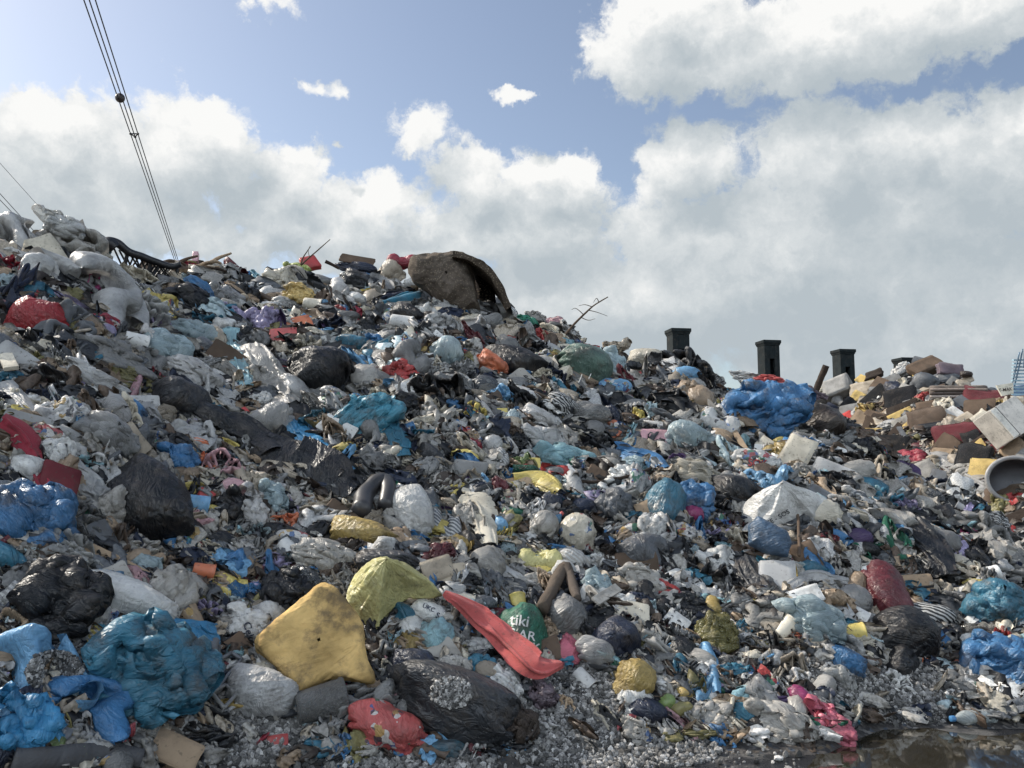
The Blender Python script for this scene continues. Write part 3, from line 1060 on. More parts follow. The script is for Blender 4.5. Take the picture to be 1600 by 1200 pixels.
_sp = np.concatenate([sim_sheets(6, 1010, M=17, V=17, squeeze=0.86, sq2=(0.88, 0.96), bend=0.15, amp=0.30, bumps=0, folds=1.6, top=.6, steps=50), sim_sheets(4, 1030, M=21, V=21, squeeze=0.84, sq2=(0.94, 1.0), bend=0.15, amp=0.25, bumps=0, folds=2.4, top=.5, steps=50)[:, 2:19, 2:19]])
SIM['spread'] = (np.stack([upsample(x_, False) for x_ in _sp]), False)
SIM['strip'] = (np.concatenate([sim_sheets(12, 900, M=64, V=22, squeeze=0.9, sq2=(0.42, 0.62), bend=0.10, amp=0.20, bumps=0, folds=3.0, wide=0.62), sim_sheets(10, 940, M=64, V=22, squeeze=0.8, sq2=(0.4, 0.6), bend=0.16, amp=0.26, bumps=0, folds=4.0, wide=0.5)]), False)
SCRAPS = sim_sheets(40, 800, 9, 9, squeeze=0.7, bend=0.05, steps=30, amp=0.3, bumps=1)
print('settled', round(_t.time() - _t0, 1))


def settled_shape(kind, seed, hi):
    A, wrap = SIM[kind]
    X = A[seed % len(A)]
    if kind == 'round':
        X = X[: int(len(X) * 0.72) + 2]
    if hi:
        X = upsample(X, wrap)
    M, V = X.shape[:2]
    P = unit(X.reshape(-1, 3).astype(float))
    off = np.array([seed * 1.7, 3.3, 8.1])
    n = grid_normals(X[None], wrap)[0].reshape(-1, 3)
    r = np.random.RandomState(seed + 77)
    q = P @ (rand_rot(r) @ np.diag([1.6, 0.45, 1.0])) + off
    q = q + 0.10 * vn(P * 3.0 + off)
    k = {'bag': 1.0, 'round': 0.8, 'sack': 0.55, 'film': 0.35, 'strip': 0.3, 'spread': 0.35, 'drape': 0.3, 'cloth': 0.2}[kind]
    d = 0.030 * rid(q * 4.2) + 0.020 * rid(q * 8.5)
    if hi:
        d = d + 0.011 * rid(q * 17) + 0.006 * rid(q * 33)
    P = unit(P + n * (k * d)[:, None])
    F = grid_faces(M, V, wrap)
    return P, F


for k_ in SIM:
    SHAPES[k_] = (lambda kk: lambda s, hi: settled_shape(kk, s, hi))(k_)
_pool = {}


def shape_mesh(kind, seed, hi, mat):
    key = (kind, seed, hi, mat)
    if key not in _pool:
        V, F = SHAPES[kind](seed, hi)
        _pool[key] = to_mesh(kind + '_shape', V, F, True, MAT[mat])
    return _pool[key]


def part_mesh(kind, seed, mat):
    key = (kind, seed, mat)
    if key not in _pool:
        V, F = {'knot': gen_knot, 'cap': lambda s: gen_cap()}[kind](seed)
        _pool[key] = to_mesh(kind + '_shape', V, F, True, MAT[mat])
    return _pool[key]


def frame_at(P, N, rot, lean=0.55):
    """axes of a thing lying at P: z between the slope's normal and the viewer, x along the picture's horizon turned by rot"""
    view = np.array([0, 0, EYE]) - P
    view /= np.linalg.norm(view)
    z = lean * view + (1 - lean) * N
    z /= np.linalg.norm(z)
    x = np.array([1.0, 0, 0]) - z[0] * z
    x /= np.linalg.norm(x)
    y = np.cross(z, x)
    c, s = math.cos(rad(rot)), math.sin(rad(rot))
    return c * x + s * y, -s * x + c * y, z


def matrix(P, ax, sc):
    M = Matrix.Identity(4)
    for k in range(3):
        for r in range(3):
            M[r][k] = float(ax[k][r] * sc[k])
    for r in range(3):
        M[r][3] = float(P[r])
    return M


# kind code: (object name, category, shape, material, thickness share of the smaller side)
KINDS = {
    'sk': ('rubbish_sack', 'sack', 'sack', 'sackfilm', 0.85), 'bg': ('plastic_bag', 'plastic bag', 'bag', 'film', 0.75), 'pb': ('printed_bag', 'plastic bag', 'bag', 'printfilm', 0.75),
    'cb': ('clear_bag', 'plastic bag', 'bag', 'clearfilm', 0.75), 'fm': ('torn_film', 'plastic sheet', 'film', 'film', 0.55), 'cf': ('clear_film', 'plastic sheet', 'film', 'clearfilm', 0.55),
    'cl': ('discarded_cloth', 'cloth', 'cloth', 'fabric', 0.55), 'rd': ('filled_bag', 'plastic bag', 'round', 'film', 0.85), 'st': ('striped_bag', 'plastic bag', 'bag', 'stripefilm', 0.7),
    'bx': ('carton', 'box', 'box', 'card', 0.6), 'cd': ('cardboard_piece', 'cardboard', 'box', 'card', 0.16), 'bt': ('plastic_bottle', 'bottle', 'bottle', 'clearfilm', 1.0),
    'tb': ('plastic_tub', 'tub', 'tub', 'hard', 1.0), 'bd': ('board', 'board', 'box', 'wood', 0.3), 'cu': ('cushion', 'cushion', 'soft', 'fabric', 0.6), 'pp': ('paper_scrap', 'paper', 'film', 'card', 0.4),
    'md': ('mud_clod', 'mud', 'bag', 'mud', 0.8), 'pl': ('plastic_piece', 'plastic piece', 'box', 'hard', 0.4), 'rk': ('rock', 'rock', 'round', 'castconcrete', 0.8), 'fc': ('foil_scrap', 'foil', 'bag', 'steel', .6),
    'vg': ('rotten_vegetable', 'vegetable', 'round', 'hard', .9), 'dr': ('plastic_sheet', 'plastic sheet', 'drape', 'film', 0.5), 'dc': ('discarded_cloth', 'cloth', 'drape', 'fabric', 0.5), 'dk': ('crumpled_tarp', 'tarp', 'drape', 'sackfilm', 0.5), 'sb': ('rubbish_sack', 'sack', 'bag', 'sackfilm', 0.8), 'ds': ('plastic_bag', 'plastic bag', 'spread', 'film', 0.55), 'sp': ('torn_strip', 'plastic sheet', 'strip', 'film', 0.7), 'ck': ('knotted_rag', 'cloth', 'strip', 'fabric', 0.7), 'ch': ('crumpled_tarp', 'tarp', 'film', 'sackfilm', 0.5), 'bl': ('ball', 'ball', 'round', 'hard', 1.0),
}
_seed = [1000]
LANDMARKS = []          # (short name, pixel x, pixel y, radius)
HEROES = []             # pixel ellipses taken by hand-placed things


def lay(kind, px, py, w, h, rot, color, label=None, group=None, t=None, lift=0.22, mat=None, hi=None, seed=None, P=None, N=None, name=None, cat=None, lean=0.55):
    nm, ct, shp, mt, th = KINDS[kind]
    if P is None:
        P, _ = cast([px], [py])
        N = normals(P)
        P, N = P[0], N[0]
    dist = np.linalg.norm(P - np.array([0, 0, EYE]))
    m = dist / FPX
    W, Hh = w * m, h * m
    T = (t or th) * min(W, Hh)
    ax = frame_at(P, N, rot, lean)
    if hi is None:
        hi = max(w, h) >= 52
    if seed is None:
        _seed[0] += 1
        seed = _seed[0]
    me = shape_mesh(shp, seed, hi, mat or mt)
    o = bpy.data.objects.new(name or nm, me)
    COL.objects.link(o)
    o.color = (*color, 1)
    o.matrix_world = matrix(P + ax[2] * T * lift, ax, (W, Hh, T))
    tag(o, label, cat or ct, group)
    if kind == 'sk':
        obj('knot', part_mesh('knot', seed % 4, mat or mt), o, color)
    if kind == 'bt':
        cc = random.Random(seed).choice(['blue', 'red', 'white', 'green'])
        obj('cap', part_mesh('cap', 0, 'hard'), o, PAL[cc])
    return o


def shade(c, k):
    return tuple(min(0.85, v * k) for v in c)


def ribbon(name, cat, pts, color, label, mat='film', amp=0.16, arch=0.22, folds=3.0, lift=0.05, nw=20, m=72, thick=0.0, seed=0, parent=None, group=None, slack=1.42):
    """a long sheet draped down the heap along pixel points (x, y, width)"""
    rs = np.random.RandomState(seed + 17)
    off = rs.uniform(0, 90, 3)
    L = smooth_line(np.array(pts, float), m)
    C, _ = cast(L[:, 0], L[:, 1])
    ker = np.ones(9) / 9
    C = np.stack([np.convolve(np.pad(C[:, k], 4, mode='edge'), ker, mode='valid') for k in range(3)], 1)
    N = normals(C, 0.4)
    view = np.array([0, 0, EYE]) - C
    dist = np.linalg.norm(view, axis=1)
    view /= dist[:, None]
    Z = 0.5 * view + 0.5 * N
    Z /= np.linalg.norm(Z, axis=1, keepdims=True)
    T = np.gradient(C, axis=0)
    T /= np.linalg.norm(T, axis=1, keepdims=True)
    A = np.cross(Z, T)
    A /= np.linalg.norm(A, axis=1, keepdims=True)
    W = L[:, 2] * dist / FPX
    W = W * (1 + 0.22 * pn(np.stack([np.arange(m) * 0.09, np.zeros(m), np.zeros(m)], 1) + off))
    tt = np.r_[0, np.cumsum(np.linalg.norm(np.diff(C, axis=0), axis=1))]
    wm = float(W.mean())
    s = np.linspace(-1, 1, nw)
    X = np.stack([np.repeat(tt[:, None], nw, 1), s[None] * W[:, None] / 2, np.zeros((m, nw))], -1)
    q = np.stack([np.repeat(s[None], m, 0).ravel() * folds, X[..., 0].ravel() / wm * 0.2, np.zeros(m * nw)], 1) + off
    q = q + 0.3 * vn(X.reshape(-1, 3) / wm * 1.2 + off)
    X[..., 2] = (wm * amp * (1.6 * pn(q) + 0.7 * pn(q * 2.2)) + wm * 0.12).reshape(m, nw)
    X[..., 0] += (0.22 * wm * pn(np.stack([X[..., 1].ravel() / wm * 5, X[..., 0].ravel() * 0, X[..., 0].ravel() * 0], 1) + off)).reshape(m, nw)
    Wr = W[None, :, None].astype(np.float32)

    def force(Y, t):
        f = np.zeros_like(Y)
        f[..., 2] -= 0.006 * wm
        return f

    def collide(Y):
        half = 0.5 * Wr
        Y[:, :, 0, 1], Y[:, :, -1, 1] = -half[..., 0], half[..., 0]
        np.maximum(Y[..., 2], arch * wm * (1 - (Y[..., 1] / half) ** 2), out=Y[..., 2])
        np.minimum(Y[..., 2], (arch + 0.42) * wm, out=Y[..., 2])
    Y = settle(X[None], tt[-1] * 1.02 / (m - 1), (slack * W / (nw - 1))[None, :, None, None].astype(np.float32), False, 34, force, collide, bend=0.10 if mat != 'fabric' else 0.13, shear=0.25)[0]
    Y = upsample(Y.astype(float), False)
    m, nw = Y.shape[:2]
    tq = Y[..., 0].ravel()
    lerp = lambda A_: np.stack([np.interp(tq, tt, A_[:, k]) for k in range(3)], 1)
    over = (tq - np.clip(tq, 0, tt[-1]))[:, None]
    p = lerp(C) + lerp(T) * over + lerp(A) * Y[..., 1].reshape(-1, 1) + lerp(Z) * (lift + Y[..., 2].reshape(-1, 1))
    o0 = p.mean(0)
    F = grid_faces(m, nw)
    me = to_mesh(name, p - o0, F, True, MAT[mat])
    o = obj(name, me, parent, color)
    o.location = o0
    if thick:
        md = o.modifiers.new('thickness', 'SOLIDIFY')
        md.thickness = thick
        md.offset = 0
    return tag(o, label, cat, group) if label else o


def pad(name, poly, thick, color, mat, parent=None, lean=0.6, lift=0.4, rough=0.03, sharp=7.0, seed=3, P=None, N=None, fold=0.0, tent=None, pleats=0.05, waves=2.2):
    """a thick slab, cushion or lump with the outline of a pixel polygon, lying where its centre meets the heap"""
    rs = np.random.RandomState(seed)
    off = rs.uniform(0, 90, 3)
    poly = np.array(poly, float)
    c = poly.mean(0)
    if P is None:
        P, _ = cast([c[0]], [c[1]])
        N = normals(P)[0]
        P = P[0]
    ax = frame_at(P, N, 0, lean)
    D = pix_dir(poly[:, 0], poly[:, 1])
    E = np.array([0, 0, EYE])
    k = ((P - E) @ ax[2]) / (D @ ax[2])
    Q = E + D * k[:, None] - P
    q2 = np.stack([Q @ ax[0], Q @ ax[1]], 1)
    # resample the outline densely
    cl = np.concatenate([q2, q2[:1]])
    seg = np.r_[0, np.cumsum(np.linalg.norm(np.diff(cl, axis=0), axis=1))]
    ns = 132
    u = np.linspace(0, seg[-1], ns, endpoint=False)
    O = np.stack([np.interp(u, seg, cl[:, j]) for j in (0, 1)], 1)
    for _ in range(2):
        O = 0.25 * np.roll(O, 1, 0) + 0.5 * O + 0.25 * np.roll(O, -1, 0)
    cc = O.mean(0)
    if tent is not None:                      # sheet hung over a peak: the outline falls away from it
        dt = pix_dir(tent[0], tent[1])
        qt = E + dt * (((P - E) @ ax[2]) / (dt @ ax[2])) - P
        cc = np.array([qt @ ax[0], qt @ ax[1]])
    size = np.abs(O - cc).max()
    nr = 26
    rho = np.sin(np.linspace(0.02, 1, nr) * math.pi / 2)
    def layer(sign):
        R, _ = np.meshgrid(rho, u, indexing='ij')
        xy = cc + (O[None] - cc) * R[..., None]
        z = sign * thick / 2 * np.maximum(1 - R ** sharp, 0) ** 0.5
        if tent is not None:
            z = thick * (1 - R ** 1.25) - (0.02 if sign < 0 else 0.0)
            tv = np.broadcast_to(u / seg[-1] * 2 * math.pi, R.shape)
            q = np.stack([np.cos(tv) * waves + 0.25 * np.sin(R * 5), np.sin(tv) * waves, R * 1.6], -1).reshape(-1, 3) + off
            f = (rid(q) + 0.6 * rid(q * 2.3) + 0.3 * rid(q * 5)).reshape(R.shape)
            z = z + pleats * size * f * np.minimum(R * 2.2, 1)
            xy = xy + (0.03 * size * np.stack([pn(q * 2 + 4), pn(q * 2 + 9)], -1)).reshape(xy.shape) * R[..., None]
        return np.concatenate([xy, z[..., None]], -1)
    front, back = layer(1), layer(-1)[::-1][1:]
    V = np.concatenate([front, back], 0).reshape(-1, 3)
    nrings = len(V) // ns
    nz = V / size
    V = V + rough * size * 2 * (vn(nz * 2.2 + off) + 0.5 * vn(nz * 5.5 + off) + 0.25 * vn(nz * 14 + off))
    if fold:
        V[:, 2] += fold * size * (0.6 * rid(nz * 1.6 + off) + 0.3 * rid(nz * 3.6 + off) + 0.15 * rid(nz * 8 + off))
    me = to_mesh(name, V, grid_faces(nrings, ns, True), True, MAT[mat])
    o = obj(name, me, None, color)
    M = matrix(P + ax[2] * thick * lift, ax, (1, 1, 1))
    if parent is not None:
        o.parent = parent
        o.matrix_parent_inverse = parent.matrix_world.inverted()
    o.matrix_world = M
    return o


def letter(parent, text, px, py, size, rot, color, stretch=1.0, name='lettering', off=0.006, shear=0.0):
    """writing laid on the visible surface of a thing; px, py its centre, size the letter height in pixels"""
    cu = bpy.data.curves.new(name, 'FONT')
    cu.body = text
    cu.align_x = 'CENTER'
    cu.align_y = 'CENTER'
    cu.size = 1.0
    cu.offset = 0.012
    cu.resolution_u = 3
    tmp = bpy.data.objects.new(name, cu)
    COL.objects.link(tmp)
    dg = bpy.context.evaluated_depsgraph_get()
    dg.update()
    me = bpy.data.meshes.new_from_object(tmp.evaluated_get(dg))
    bpy.data.objects.remove(tmp)
    bm = bmesh.new()
    bm.from_mesh(me)
    bmesh.ops.triangulate(bm, faces=bm.faces[:])
    for _ in range(2):
        bmesh.ops.subdivide_edges(bm, edges=[e for e in bm.edges if e.calc_length() > 0.12], cuts=1)
        bmesh.ops.triangulate(bm, faces=bm.faces[:])
    V = np.array([v.co[:] for v in bm.verts])
    F = np.array([[v.index for v in f.verts] for f in bm.faces])
    bm.free()
    k = size / 0.7
    c, s = math.cos(rad(rot)), math.sin(rad(rot))
    x, y = V[:, 0] * k * stretch + shear * V[:, 1] * k, V[:, 1] * k
    X, Y = px + c * x - s * y, py - (s * x + c * y)
    bpy.context.view_layer.update()
    mw = parent.matrix_world
    pm = parent.data
    verts = [mw @ v.co for v in pm.vertices]
    tree = BVHTree.FromPolygons(verts, [tuple(p.vertices) for p in pm.polygons])
    E = Vector((0, 0, EYE))
    D = pix_dir(X, Y)
    dists = []
    for d in D:
        hit = tree.ray_cast(E, Vector(d))
        dists.append(hit[3] if hit[0] is not None else np.nan)
    dists = np.array(dists)
    if np.isnan(dists).all():
        return None
    good = ~np.isnan(dists)
    dists = np.where(good, dists, np.nanmedian(dists))
    W = D * (dists - off)[:, None] + np.array([0, 0, EYE])
    keep = good[F].all(1)
    if not keep.any():
        return None
    me2 = to_mesh(name, W, F[keep], False, MAT['lettering'])
    me2.transform(mw.inverted())
    o = obj(name, me2, parent, color)
    return o

